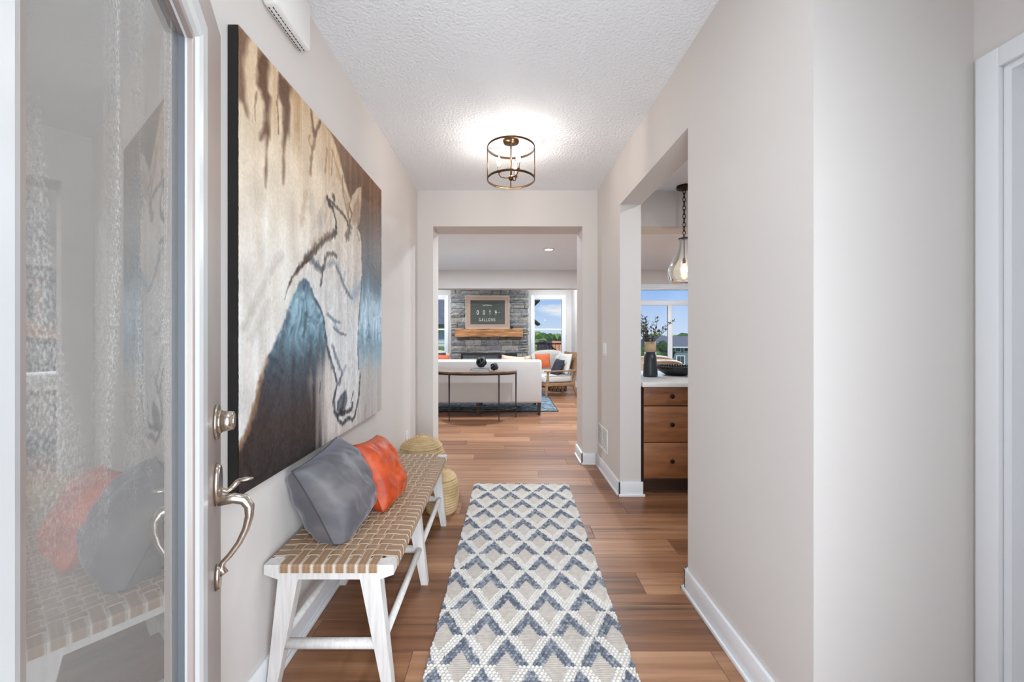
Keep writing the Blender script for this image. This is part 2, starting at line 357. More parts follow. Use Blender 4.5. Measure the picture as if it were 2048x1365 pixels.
# ------------------------------------------------------------------ front door, swung in past square
DOOR = thing('door_1', 'open front door with tall glass lite and nickel handle at left', None, (-.306, .18, 0), R(116.3), kind='structure')
mat('door_paint', (160, 146, 140), .34, spec=.5)
mat('lite_frame', (196, 196, 196), .32)
mat('gasket', (92, 96, 102), .5)
LX0, LX1, LZ0, LZ1 = .145, .645, .24, 1.86
MB().box(0, LX0, 0, .044, .012, 2.045, .002).build('stile', 'door_paint', DOOR, False)
MB().box(LX1, .914, 0, .044, .012, 2.045, .002).build('stile', 'door_paint', DOOR, False)
MB().box(LX0, LX1, 0, .044, .012, LZ0, .002).build('bottom_rail', 'door_paint', DOOR, False)
MB().box(LX0, LX1, 0, .044, LZ1, 2.045, .002).build('top_rail', 'door_paint', DOOR, False)
def lite(y0, y1, o):
    q = lambda i, y: [(LX0 - o + i, y, LZ0 - o + i), (LX1 + o - i, y, LZ0 - o + i), (LX1 + o - i, y, LZ1 + o - i), (LX0 - o + i, y, LZ1 + o - i)]
    loops = [q(0, y0), q(.012, y1), q(.05, y1), q(.064, y1 * .6), q(o + .004, .012 if y1 < 0 else .032)]
    vs = [p for L in loops for p in L]; fs = []
    for i in range(len(loops) - 1):
        for j in range(4): fs.append((i * 4 + j, i * 4 + (j + 1) % 4, (i + 1) * 4 + (j + 1) % 4, (i + 1) * 4 + j))
    return MB().add(vs, fs)
lite(0, -.009, .085).build('lite_frame', 'lite_frame', DOOR, False)
lite(.044, .053, .085).build('lite_frame', 'lite_frame', DOOR, False)
for a, b2, c, e2 in ((LX0 - .004, LX0 + .006, LZ0, LZ1), (LX1 - .006, LX1 + .004, LZ0, LZ1)): MB().box(a, b2, .012, .032, c, e2).build('gasket', 'gasket', DOOR, False)
# privacy glass: clear reflection, pale haze and highlight streaks painted in
def door_glass():
    m = bpy.data.materials.new('door_glass'); m.use_nodes = True; n = m.node_tree.nodes; l = m.node_tree.links
    n.remove(n['Principled BSDF']); out = n['Material Output']
    tr = n.new('ShaderNodeBsdfTransparent'); tr.inputs[0].default_value = (.97, .97, .965, 1)
    gl = n.new('ShaderNodeBsdfGlossy'); gl.inputs['Roughness'].default_value = .018; gl.inputs[0].default_value = (1, .985, .965, 1)
    fr = n.new('ShaderNodeFresnel'); fr.inputs[0].default_value = 3.0
    a = n.new('ShaderNodeMixShader'); l.new(fr.outputs[0], a.inputs[0]); l.new(tr.outputs[0], a.inputs[1]); l.new(gl.outputs[0], a.inputs[2])
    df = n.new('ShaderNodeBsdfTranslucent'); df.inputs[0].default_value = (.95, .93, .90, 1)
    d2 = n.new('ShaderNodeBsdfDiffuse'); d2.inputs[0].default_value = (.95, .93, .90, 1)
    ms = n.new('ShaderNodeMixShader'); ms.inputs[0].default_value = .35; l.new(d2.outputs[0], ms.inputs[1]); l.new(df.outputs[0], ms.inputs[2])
    t = n.new('ShaderNodeTexCoord')
    # long swooping highlights painted into the upper pane, broken into fine dots
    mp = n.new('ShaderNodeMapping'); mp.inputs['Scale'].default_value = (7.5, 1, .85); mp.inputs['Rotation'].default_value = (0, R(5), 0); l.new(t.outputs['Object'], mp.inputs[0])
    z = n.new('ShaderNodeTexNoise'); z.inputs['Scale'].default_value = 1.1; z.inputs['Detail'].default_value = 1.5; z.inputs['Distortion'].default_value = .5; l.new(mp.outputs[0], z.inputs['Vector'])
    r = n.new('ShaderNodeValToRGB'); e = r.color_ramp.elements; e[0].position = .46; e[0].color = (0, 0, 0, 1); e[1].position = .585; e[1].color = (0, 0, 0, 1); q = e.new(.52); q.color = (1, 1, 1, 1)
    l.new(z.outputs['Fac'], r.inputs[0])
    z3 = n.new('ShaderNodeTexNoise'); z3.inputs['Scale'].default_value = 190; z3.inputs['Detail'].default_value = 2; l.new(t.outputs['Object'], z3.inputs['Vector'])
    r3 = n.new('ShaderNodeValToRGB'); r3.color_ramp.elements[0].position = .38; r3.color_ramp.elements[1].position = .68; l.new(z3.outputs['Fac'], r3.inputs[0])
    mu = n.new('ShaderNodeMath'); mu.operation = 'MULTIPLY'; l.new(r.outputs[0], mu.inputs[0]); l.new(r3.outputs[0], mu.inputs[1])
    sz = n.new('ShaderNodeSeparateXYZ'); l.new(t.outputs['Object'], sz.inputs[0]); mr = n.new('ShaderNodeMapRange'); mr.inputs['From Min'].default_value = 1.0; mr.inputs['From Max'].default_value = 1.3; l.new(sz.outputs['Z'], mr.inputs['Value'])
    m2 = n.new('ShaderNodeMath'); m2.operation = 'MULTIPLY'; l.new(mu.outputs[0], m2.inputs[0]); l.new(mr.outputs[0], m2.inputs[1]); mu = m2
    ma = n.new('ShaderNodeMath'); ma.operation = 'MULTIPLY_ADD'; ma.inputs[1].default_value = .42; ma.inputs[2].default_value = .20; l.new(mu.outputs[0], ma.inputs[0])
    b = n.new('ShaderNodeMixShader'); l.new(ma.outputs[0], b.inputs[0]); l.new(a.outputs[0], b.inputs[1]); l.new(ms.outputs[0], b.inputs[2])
    l.new(b.outputs[0], out.inputs[0]); return m
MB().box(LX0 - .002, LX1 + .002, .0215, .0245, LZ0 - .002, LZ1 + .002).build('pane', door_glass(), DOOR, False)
# deadbolt
def disc_y(mb, cx, cz, r, y0, y1, n=28, r1=None, sz=1.):
    r1 = r if r1 is None else r1
    a = [(cx + r * math.cos(2 * math.pi * i / n), y0, cz + sz * r * math.sin(2 * math.pi * i / n)) for i in range(n)]
    b = [(cx + r1 * math.cos(2 * math.pi * i / n), y1, cz + sz * r1 * math.sin(2 * math.pi * i / n)) for i in range(n)]
    mb.hull(b, a); mb.sm[-n:] = [True] * n
    return mb
HX = .852
db = disc_y(MB(), HX, 1.093, .033, 0, -.006, sz=1.25); db = db.build('deadbolt', 'nickel', DOOR, False)
c = disc_y(MB(), HX, 1.093, .027, -.006, -.012); disc_y(c, HX, 1.093, .025, -.012, -.036, r1=.0215); disc_y(c, HX, 1.093, .018, -.036, -.038, r1=.016)
c.build('cylinder', 'nickel', db, False)
hs = disc_y(MB(), HX, .945, .030, 0, -.010, sz=1.7, r1=.026).build('handle_plate', 'nickel', DOOR, False)
th = MB().tube([(HX, -.006, .935), (HX, -.022, .925), (HX, -.034, .935), (HX, -.045, .946)], [.005, .0055, .006, .007], 10)
th.ball((HX, -.058, .949), .019, 2, (.62, 1, .22)); th.build('thumb_lever', 'nickel', hs, False)
gp = [(HX, -.004, .905), (HX, -.035, .907), (HX, -.056, .900), (HX, -.067, .882), (HX, -.067, .858), (HX, -.060, .828), (HX, -.046, .797), (HX, -.028, .772), (HX, -.014, .758), (HX, -.010, .745), (HX, -.016, .737), (HX, -.006, .732)]
MB().tube(gp, [.012, .0125, .0125, .0115, .0095, .008, .007, .0065, .0065, .008, .009, .008], 12).build('grip', 'nickel', hs, False)
disc_y(MB(), HX, .725, .018, 0, -.010, sz=1.75, r1=.015).build('foot_plate', 'nickel', DOOR, False)
for z0 in (.25, 1.0, 1.75): MB().box(-.012, .006, .03, .05, z0, z0 + .1).build('hinge', 'nickel', DOOR, False)

# white side door in the niche
D2 = thing('door_2', 'white panelled side door in casing at far right', None, (1.40, .70, 0), 0, kind='structure')
cs = MB().box(1.384, 1.40, 1.124, 1.180, 0, 2.109, .003).box(1.384, 1.40, .255, .31, 0, 2.109, .003).box(1.384, 1.40, .31, 1.124, 2.053, 2.109, .003)
cs.build('casing', 'trim_white', D2)
MB().box(1.40, 1.56, 1.106, 1.124, 0, 2.053).box(1.40, 1.56, .31, .328, 0, 2.053).box(1.40, 1.56, .328, 1.106, 2.035, 2.053).build('jamb', 'trim_white', D2)
MB().box(1.452, 1.464, 1.094, 1.106, 0, 2.035).box(1.452, 1.464, .328, 1.094, 2.023, 2.035).build('stop', 'trim_white', D2)
sl = MB().box(1.466, 1.50, .33, 1.104, .01, 2.033)
for z0, z1 in ((.2, .9), (1.05, 1.85)): sl.box(1.460, 1.466, .45, .98, z0, z1, .003)
sl.build('slab', 'door_white', D2)
knob = MB().tube([(1.466, .39, .95), (1.43, .39, .95)], .012).ball((1.425, .39, .95), .028, 2); knob.build('knob', 'nickel', D2)

# ------------------------------------------------------------------ horse painting
BGR=[(0.609,1.502),(0.678,1.485),(0.736,1.454),(0.809,1.36),(0.907,1.251),(0.882,1.144),(0.933,1.058),(1.029,0.942),(1.001,0.838),(1.001,0.527),(1.001,0.286),(1.015,0.127),(0.933,0.041),(1.5,0.25),(1.5,1.55)]
LOW=[(0.417,0.751),(0.376,0.73),(0.35,0.697),(0.319,0.661),(0.292,0.616),(0.266,0.569),(0.229,0.523),(0.188,0.466),(0.149,0.428),(0.128,0.388),(0.12,0.375),(0.112,0.344),(0.097,0.302),(0.077,0.262),(0.053,0.212),(0.03,0.176),(0.005,0.151),(-0.05,0.2),(-0.05,-0.05),(1.5,-0.05),(1.5,0.42),(0.894,0.328),(0.668,0.525),(0.572,0.609),(0.554,0.633),(0.497,0.678),(0.476,0.712),(0.46,0.741)]
HEAD=[(1.087,1.387),(1.083,1.31),(1.065,1.197),(1.029,1.145),(1.015,1.125),(1.058,1.099),(1.08,1.041),(1.08,0.952),(1.087,0.958),(1.09,0.851),(1.072,0.741),(1.05,0.66),(1.029,0.527),(1.022,0.422),(1.029,0.343),(1.058,0.28),(1.05,0.201),(1.036,0.15),(1.008,0.103),(0.98,0.056),(0.946,0.04),(0.882,0.062),(0.845,0.055),(0.804,0.047),(0.764,0.073),(0.736,0.106),(0.709,0.134),(0.699,0.19),(0.72,0.268),(0.72,0.314),(0.678,0.378),(0.638,0.438),(0.609,0.508),(0.59,0.593),(0.554,0.637),(0.501,0.674),(0.476,0.712),(0.46,0.741),(0.436,0.756),(0.417,0.755),(0.333,0.78),(0.405,0.845),(0.572,1.112),(0.72,1.301),(0.833,1.293),(0.907,1.251),(0.946,1.284),(1.001,1.339)]
NOS=[(0.857,0.222),(0.869,0.172),(0.845,0.122),(0.786,0.105),(0.736,0.138),(0.742,0.174),(0.798,0.207)]
EARI=[(1.029,1.313),(1.065,1.251),(1.029,1.16),(0.946,1.122),(0.92,1.155),(0.96,1.228)]
DRIPS=[[(0.109,1.494),(0.16,1.501),(0.165,1.475),(0.157,1.381),(0.171,1.367),(0.163,1.296),(0.168,1.212),(0.168,1.23),(0.154,1.168),(0.154,1.1),(0.144,1.063),(0.141,1.036),(0.136,1.086),(0.141,1.159),(0.149,1.221),(0.112,1.185),(0.133,1.264),(0.133,1.325),(0.112,1.351),(0.092,1.369),(0.097,1.429)],
[(0.223,1.497),(0.312,1.494),(0.306,1.447),(0.292,1.296),(0.279,1.266),(0.283,1.277),(0.266,1.237),(0.263,1.145),(0.259,1.091),(0.249,1.184),(0.254,1.252),(0.254,1.277),(0.251,1.379),(0.223,1.411),(0.22,1.464)],
[(-0.01,1.495),(0.058,1.5),(0.039,1.459),(0.025,1.381),(0.039,1.288),(0.044,1.231),(0.016,1.26),(-0.006,1.248)]]
STK=[([(0.638,1.16),(0.653,1.138),(0.694,1.133),(0.709,1.102),(0.731,1.077),(0.731,1.026)],0.017,(62,48,40),0.9),
([(0.731,1.026),(0.688,0.998),(0.619,0.967),(0.554,0.927),(0.501,0.887),(0.428,0.836)],0.026,(62,48,40),0.85),
([(0.668,1.006),(0.572,0.956),(0.485,0.907)],0.03,(165,128,92),0.35),
([(0.518,0.888),(0.452,0.843),(0.398,0.806),(0.354,0.772)],0.02,(112,78,54),0.85),
([(0.452,0.843),(0.398,0.806),(0.354,0.772),(0.319,0.741),(0.299,0.713)],0.012,(62,48,40),0.8),
([(0.299,0.713),(0.279,0.682),(0.266,0.649)],0.006,(62,48,40),0.6),
([(0.653,1.16),(0.72,1.151),(0.798,1.143),(0.857,1.127),(0.882,1.099)],0.016,(78,68,52),0.85),
([(0.694,1.196),(0.707,1.181)],0.02,(62,48,40),0.9),
([(0.633,1.162),(0.658,1.135)],0.02,(62,48,40),0.8),
([(0.907,1.106),(0.894,1.073),(0.863,1.036)],0.04,(92,76,62),0.85),
([(0.894,1.217),(0.933,1.179),(0.907,1.121)],0.014,(112,78,54),0.7),
([(0.933,1.269),(0.894,1.212),(0.882,1.154)],0.012,(165,128,92),0.8),
([(1.081,1.374),(1.072,1.274),(1.058,1.195),(1.008,1.134),(1.008,1.097),(1.043,1.059)],0.012,(112,78,54),0.6),
([(0.688,1.409),(0.753,1.337),(0.821,1.269),(0.869,1.228),(0.882,1.144)],0.02,(165,128,92),0.6),
([(0.688,1.409),(0.678,1.338),(0.673,1.291)],0.01,(112,78,54),0.6),
([(0.628,1.395),(0.609,1.278)],0.012,(112,78,54),0.45),
([(0.809,1.336),(0.809,1.256),(0.845,1.201),(0.882,1.144)],0.012,(112,78,54),0.5),
([(0.581,0.821),(0.6,0.832),(0.609,0.872),(0.648,0.902),(0.699,0.912),(0.731,0.905)],0.02,(88,72,62),0.8),
([(0.586,0.83),(0.572,0.764),(0.563,0.742)],0.014,(90,82,78),0.8),
([(0.468,0.842),(0.501,0.832),(0.545,0.819),(0.572,0.802)],0.03,(88,90,95),0.85),
([(0.648,0.849),(0.699,0.872),(0.753,0.858)],0.025,(130,136,142),0.6),
([(0.731,0.85),(0.775,0.825),(0.809,0.782),(0.882,0.733),(0.933,0.708)],0.022,(118,128,140),0.8),
([(0.946,0.729),(1.015,0.762),(1.072,0.795)],0.06,(140,165,185),0.55),
([(0.821,0.798),(0.833,0.838)],0.02,(120,132,145),0.5),
([(0.628,0.612),(0.699,0.584),(0.775,0.572)],0.014,(120,140,155),0.7),
([(0.699,0.548),(0.775,0.521),(0.851,0.511)],0.012,(115,120,128),0.7),
([(0.709,0.571),(0.742,0.535)],0.02,(130,150,165),0.5),
([(0.476,0.712),(0.501,0.674),(0.554,0.637),(0.59,0.593),(0.609,0.508)],0.014,(82,90,102),0.9),
([(0.609,0.508),(0.638,0.438),(0.678,0.378),(0.72,0.314)],0.018,(82,90,102),0.95),
([(0.72,0.314),(0.742,0.266),(0.72,0.232),(0.699,0.19),(0.709,0.134),(0.736,0.106),(0.764,0.073),(0.804,0.05),(0.845,0.055),(0.869,0.067),(0.946,0.043),(0.98,0.061),(1.008,0.108),(1.036,0.155),(1.05,0.227),(1.058,0.28)],0.018,(70,76,84),0.95),
([(1.087,0.85),(1.065,0.73),(1.043,0.633),(1.024,0.501),(1.022,0.396),(1.036,0.316)],0.012,(90,98,110),0.8),
([(0.688,0.458),(0.731,0.397),(0.792,0.323)],0.02,(110,120,132),0.7),
([(0.792,0.307),(0.764,0.263)],0.02,(100,108,118),0.8),
([(0.845,0.342),(0.809,0.312)],0.02,(128,138,150),0.6),
([(0.753,0.107),(0.809,0.105),(0.882,0.101),(0.933,0.101),(0.94,0.135)],0.018,(62,66,72),0.9),
([(0.953,0.194),(0.92,0.144)],0.01,(80,85,92),0.8),
([(0.781,0.116),(0.833,0.101)],0.022,(48,50,55),0.9),
([(0.117,0.369),(0.107,0.332),(0.097,0.299),(0.077,0.259),(0.053,0.212),(0.03,0.179),(0.005,0.155)],0.02,(150,116,90),0.9),
([(0.149,0.428),(0.122,0.374)],0.02,(178,150,128),0.6),
([(0.472,1.486),(0.485,1.452),(0.501,1.389)],0.016,(112,78,54),0.85),
([(0.558,1.483),(0.518,1.413),(0.501,1.384)],0.016,(112,78,54),0.8),
([(0.51,1.384),(0.485,1.324),(0.472,1.278),(0.464,1.212)],0.018,(165,128,92),0.85),
([(0.46,1.372),(0.452,1.348),(0.476,1.324)],0.01,(165,128,92),0.8),
([(0.217,1.401),(0.211,1.37),(0.22,1.328),(0.223,1.261)],0.006,(112,78,54),0.8),
([(0.092,1.335),(0.082,1.283),(0.084,1.238)],0.008,(165,128,92),0.7),
([(0.361,1.487),(0.361,1.442),(0.357,1.347)],0.03,(165,128,92),0.4),
([(0.428,1.108),(0.405,1.042),(0.39,0.981)],0.03,(165,128,92),0.35),
([(0.476,1.125),(0.468,1.062)],0.03,(150,140,130),0.3),
([(0.572,1.053),(0.563,1.025)],0.05,(160,152,145),0.35),
([(0.241,0.813),(0.165,0.735),(0.112,0.655),(0.062,0.583),(0.025,0.534)],0.03,(175,165,155),0.4),
([(0.16,0.633),(0.117,0.56),(0.058,0.498)],0.03,(180,172,162),0.35),
([(0.558,0.297),(0.554,0.247)],0.008,(90,84,80),0.8),
([(1.149,0.088),(1.133,-0.003)],0.02,(150,140,135),0.5),
([(0.292,0.594),(0.266,0.53),(0.229,0.461)],0.03,(70,85,98),0.6),
([(0.428,0.601),(0.421,0.543),(0.405,0.508)],0.02,(70,85,98),0.7),
([(0.39,0.683),(0.361,0.617),(0.326,0.56)],0.03,(150,180,195),0.5),
([(0.485,0.572),(0.468,0.532)],0.03,(150,180,195),0.5)]

PY, PZ, PWD, PH, PXF = 1.266, .785, 1.46, 1.496, -.845
nu, nv = 340, 620
U, V = np.meshgrid(np.linspace(0, PWD, nu), np.linspace(0, PH, nv))
def segdist(P):
    d = np.full(U.shape, 9.); n = len(P)
    for i in range(n - 1):
        (x0, y0), (x1, y1) = P[i], P[i + 1]; dx, dy = x1 - x0, y1 - y0; L = dx * dx + dy * dy + 1e-12
        t = np.clip(((U - x0) * dx + (V - y0) * dy) / L, 0, 1); d = np.minimum(d, np.hypot(U - x0 - t * dx, V - y0 - t * dy))
    return d
def inside(P):
    c = np.zeros(U.shape, bool); n = len(P)
    for i in range(n):
        (x0, y0), (x1, y1) = P[i], P[(i + 1) % n]
        if y0 == y1: continue
        c ^= ((y0 > V) != (y1 > V)) & (U < (x1 - x0) * (V - y0) / (y1 - y0) + x0)
    return c
def soft(P, w):
    d = segdist(list(P) + [P[0]]); s = np.where(inside(P), d, -d); s = s + w * 1.2 * (vnoise(U * 60, V * 25, 5) - .5)
    return np.clip(s / w * .5 + .5, 0, 1)[..., None]
def ramp(x, stops):
    xs = [a for a, _ in stops]; return np.stack([np.interp(x, xs, [c[k] for _, c in stops]) for k in range(3)], -1)
streak = vnoise(U * 34, V * 2.2, 1) * .75 + vnoise(U * 110, V * 6, 2) * .25
fine = vnoise(U * 220, V * 120, 3); blot = vnoise(U * 16, V * 10, 4); scr = vnoise(U * 60 + 4 * blot, V * 34 + 5 * vnoise(U * 20, V * 20, 9), 6)
col = ramp(V, [(0, (200, 197, 193)), (.5, (212, 208, 202)), (.8, (214, 206, 196)), (1.15, (214, 196, 172)), (1.5, (206, 178, 146))])
col = col + ((streak - .5) * 30)[..., None] * np.array([.8, 1, 1.15]) + ((blot - .5) * 22)[..., None]
hiT = np.clip((V - .95) / .4, 0, 1)[..., None]
col = col - hiT * (np.clip(streak - .55, 0, 1) * 120)[..., None] * np.array([.7, .95, 1.2])
H = (fine - .5) * .0012 + (scr - .5) * .0012
# right-hand ground, its light blue partly a painted sky reflection
vr = V + (streak - .5) * .16
bgc = ramp(vr, [(.0, (190, 184, 180)), (.28, (186, 182, 178)), (.36, (160, 176, 184)), (.46, (128, 156, 172)), (.58, (176, 200, 214)), (.72, (168, 192, 206)), (.82, (104, 122, 138)), (.92, (84, 84, 90)), (1.08, (96, 78, 66)), (1.3, (104, 74, 52)), (1.5, (120, 84, 56))])
bgc = bgc + ((scr - .5) * 60)[..., None] * np.clip(1 - abs(V - .58) / .35, .1, 1)[..., None] + ((streak - .5) * 30)[..., None]
k = soft(BGR, .012); col = col * (1 - k) + bgc * k
# lower ground: blue under the throat (partly painted sky reflection), near-black at lower left, bare canvas to the right
edge = .52 - .10 * V + (streak - .5) * .22 + np.clip(V - .32, 0, 1) * 1.1
t = np.clip((U - edge + .05) / .2, 0, 1)[..., None]
dk = ramp(V + (streak - .5) * .08, [(.0, (46, 38, 36)), (.18, (58, 48, 46)), (.30, (62, 60, 64)), (.42, (72, 84, 94)), (.52, (108, 136, 150)), (.66, (122, 152, 166)), (.74, (78, 96, 112)), (.8, (66, 80, 96))])
dk = dk + ((scr - .5) * 66)[..., None] * np.clip((V - .3) / .25, .15, 1)[..., None]
bare = ramp(V, [(0, (206, 198, 192)), (.4, (204, 196, 188)), (.6, (190, 190, 188))]) + ((streak - .5) * 36)[..., None]
right = np.clip((U - .95) / .1, 0, 1)[..., None]
lowc = dk * (1 - t) + bare * t; lowc = lowc * (1 - right) + bgc * right
k = soft(LOW, .006); col = col * (1 - k) + lowc * k
hd = ramp(V, [(0, (204, 200, 196)), (.5, (212, 212, 212)), (.75, (208, 204, 200)), (1.0, (206, 192, 176)), (1.4, (196, 170, 140))]) + ((streak - .5) * 34)[..., None] + ((scr - .5) * 26)[..., None]
k = soft(HEAD, .005); col = col * (1 - k) + hd * k
k = soft(EARI, .01) * .6; col = col * (1 - k) + np.array((140, 104, 78)) * k
for i, P in enumerate(DRIPS):
    k = soft(P, .012) * (.92 if i < 2 else .75) * (.75 + .4 * streak[..., None]); k = np.clip(k, 0, 1); col = col * (1 - k) + (np.array((84, 54, 36)) + ((streak - .5) * 50)[..., None]) * k
k = soft(NOS, .008) * .95; col = col * (1 - k) + (np.array((84, 90, 96)) + ((scr - .5) * 60)[..., None]) * k
for P, w, c, a in STK:
    d = segdist(P) + (vnoise(U * 90, V * 60, 8) - .5) * w * .7
    k = (np.clip(1 - d / (w * .85), 0, 1) ** .7 * min(1, a * 1.1))[..., None]; col = col * (1 - k) + np.array(c) * (.82 if a > .65 else .95) * k; H += k[..., 0] * .0008
col = np.clip(col + ((fine - .5) * 16)[..., None], 8, 240)
X = PXF + H; Vv = np.stack([X.ravel(), (PY + U).ravel(), (PZ + V).ravel()], 1)
PNT = thing('painting', 'large unframed canvas of a white horse head on the hall wall', 'painting', (-.86, PY + PWD / 2, PZ))
Vv -= np.array(PNT.location)
me = numpy_mesh('canvas_face', Vv, grid_faces(nu, nv), attr_mat('oil_paint', .5, .25), tolin(col).reshape(-1, 3))
o = bpy.data.objects.new('canvas_face', me); COL.objects.link(o); o.parent = PNT
mat('canvas_edge', (20, 14, 12), .6, var=.4, vscale=20)
MB().box(-.879, PXF - .0022, PY, PY + PWD, PZ, PZ + PH).build('canvas_edge', 'canvas_edge', PNT)

# ------------------------------------------------------------------ hall fittings
ch = thing('door_chime', 'white slotted door chime box high on the left wall', 'chime', (-.881, 1.56, 2.50))
MB().box(-.881, -.826, 1.44, 1.705, 2.497, 2.70, .014).build('cover', 'white_plastic', ch)
s = MB()
for i in range(15):
    for xx in (-.866, -.850): s.box(xx - .002, xx + .002, 1.462 + i * .0155, 1.472 + i * .0155, 2.4962, 2.4975)
s.build('slots', 'slot_dark', ch); ch.children[-1]['kind'] = 'stuff'
ou = thing('wall_outlet', 'white outlet plate low on the left wall behind the large basket', 'outlet', (-.881, 3.56, .33))
MB().box(-.881, -.876, 3.525, 3.595, .325, .44, .002).build('plate', 'white_plastic', ou)
for z0 in (.34, .39): MB().box(-.876, -.8745, 3.543, 3.577, z0, z0 + .035, .001).build('socket', 'trim_white', ou)
sw = thing('light_switch', 'white two-gang switch plate on the right hall wall', 'light switch', (.921, 3.70, 1.10))
MB().box(.915, .921, 3.642, 3.757, 1.10, 1.22, .002).build('plate', 'white_plastic', sw)
for ya in (3.658, 3.708): MB().box(.911, .915, ya, ya + .034, 1.127, 1.193, .0015).build('rocker', 'trim_white', sw)
vt = thing('return_vent', 'white louvred return air grille low on the right hall wall', 'vent', (.921, 3.79, .22))
MB().box(.9195, .921, 3.60, 3.985, .225, .425).build('backing', 'slot_dark', vt)
MB().box(.912, .921, 3.59, 3.61, .215, .435, .002).box(.912, .921, 3.975, 3.995, .215, .435, .002).box(.912, .921, 3.61, 3.975, .415, .435, .002).box(.912, .921, 3.61, 3.975, .215, .235, .002).box(.9125, .921, 3.785, 3.80, .235, .415).build('frame', 'white_plastic', vt)
for i in range(11):
    z0 = .241 + i * .0160
    MB().hull([(.9125, 3.61, z0), (.918, 3.61, z0 + .002), (.918, 3.61, z0 + .0075), (.9125, 3.61, z0 + .0055)], [(.9125, 3.975, z0), (.918, 3.975, z0 + .002), (.918, 3.975, z0 + .0075), (.9125, 3.975, z0 + .0055)]).build('slat', 'white_plastic', vt)

# drum-cage ceiling light
LX, LY = .041, 2.97
cl = thing('ceiling_light', 'bronze wire drum ceiling light with three candle bulbs', 'ceiling light', (LX, LY, 2.44))
mat('bulb_glow', (255, 236, 205), .3, emit=(255, 247, 238), estr=135)
mat('candle_sleeve', (226, 214, 190), .5)
MB().lathe([(.058, 2.722), (.06, 2.733), (.06, 2.74)], (LX, LY, 0), 32).build('canopy', 'bronze', cl)
MB().lathe([(.0065, 2.452), (.0065, 2.722)], (LX, LY, 0), 12).build('stem', 'bronze', cl)
for zz, nm in ((2.684, 'top_ring'), (2.450, 'bottom_ring')):
    MB().lathe([(.172, -.007), (.178, -.007), (.178, .007), (.172, .007), (.172, -.007)], (LX, LY, zz), 64, cap=False).build(nm, 'bronze', cl)
for k in range(4):
    a = k * math.pi / 2; cx, cy = LX + .175 * math.cos(a), LY + .175 * math.sin(a)
    MB().tube([(cx, cy, 2.450), (cx, cy, 2.684)], .0035, 8).build('bar', 'bronze', cl)
    MB().tube([(LX, LY, 2.684), (cx, cy, 2.684)], .002, 6).build('spoke', 'bronze', cl)
MB().lathe([(.004, 2.440), (.014, 2.446), (.018, 2.456), (.018, 2.472), (.010, 2.480)], (LX, LY, 0), 20).build('hub', 'bronze', cl)
for k in range(3):
    a = R(185 + 120 * k); dx, dy = math.cos(a), math.sin(a)
    arm = MB().tube([(LX + dx * t, LY + dy * t, z) for t, z in ((.012, 2.462), (.05, 2.460), (.075, 2.466), (.088, 2.482), (.090, 2.500))], .0042, 8).build('arm', 'bronze', cl)
    px, py = LX + dx * .09, LY + dy * .09
    MB().lathe([(.014, 2.500), (.010, 2.503), (.010, 2.545)], (px, py, 0), 16).build('candle', 'bronze', arm)
    MB().lathe([(.007, 2.545), (.013, 2.560), (.0155, 2.575), (.013, 2.592), (.007, 2.606), (.002, 2.616)], (px, py, 0), 16).build('bulb', 'bulb_glow', arm)

# recessed downlights: first one real, the others added out of view for fill light
mat('lens_glow', (255, 250, 240), .4, emit=(255, 246, 232), estr=9)
MATS['lens_glow'].cycles.emission_sampling = 'NONE'
def downlight(x, y, label, e=22, group='recessed ceiling downlights'):
    t = thing('downlight', label, 'downlight', (x, y, CEIL - .012), 0, group)
    MB().lathe([(.062, -.004), (.092, -.006), (.095, 0), (.095, .0115), (.062, .0115), (.062, -.004)], (x, y, CEIL - .012), 40, cap=False).build('trim', 'white_plastic', t)
    MB().lathe([(.0615, .002), (.0615, .009)], (x, y, CEIL - .012), 32).build('lens', 'lens_glow', t)
    lamp('downlight_lamp', 'AREA', (0, 0, -.012), e, (.80, .91, 1.0), (0, 0, 0), .12, parent=t)
downlight(.73, 6.74, 'white recessed downlight glowing in the living room ceiling', 58)
downlight(.05, .95, 'unseen fill downlight added in the entry ceiling just inside the front door', 4)
downlight(-1.55, 6.74, 'unseen fill downlight added over the left half of the living room', 58)
downlight(.73, 5.0, 'unseen fill downlight added just past the living room opening', 26)
downlight(4.35, 6.2, 'unseen fill downlight added over the dining room', 60)
downlight(1.95, 2.35, 'unseen fill downlight added over the kitchen aisle', 11)
downlight(-2.0, 9.6, 'unseen fill downlight added in the bay left of the fireplace', 18)
downlight(1.2, 9.6, 'unseen fill downlight added in the bay right of the fireplace', 18)

# ------------------------------------------------------------------ woven bench
mat('limed_wood', (222, 216, 212), .55, col2=(206, 200, 196), vscale=6, stretch=(14, 14, 1.2), bump=.15, bscale=90)
def strap_mat(name, axis):
    m = bpy.data.materials.new(name); m.use_nodes = True; n = m.node_tree.nodes; l = m.node_tree.links; b = n['Principled BSDF']
    t = n.new('ShaderNodeTexCoord'); s = n.new('ShaderNodeSeparateXYZ'); l.new(t.outputs['Generated'], s.inputs[0])
    r = n.new('ShaderNodeValToRGB'); l.new(s.outputs[axis], r.inputs[0]); e = r.color_ramp.elements
    L = srgb((208, 188, 166)); D = srgb((138, 108, 82)); M = srgb((166, 134, 106))
    e[0].position = 0; e[0].color = L; e[1].position = 1; e[1].color = L
    for p, c in ((.05, L), (.08, M), (.30, D), (.34, M), (.37, D), (.52, M), (.64, D), (.68, M), (.71, D), (.92, M), (.95, L)): q = e.new(p); q.color = c
    l.new(r.outputs[0], b.inputs['Base Color']); b.inputs['Roughness'].default_value = .5; MATS[name] = m
strap_mat('strap_long', 'X'); strap_mat('strap_cross', 'Y')
BX0, BX1, BY0, BY1, BZ = -.864, -.400, 1.43, 2.745, .4745
bn = thing('woven_bench', 'white limed wood bench with tan woven strap seat', 'bench', (-.632, 2.09, 0))
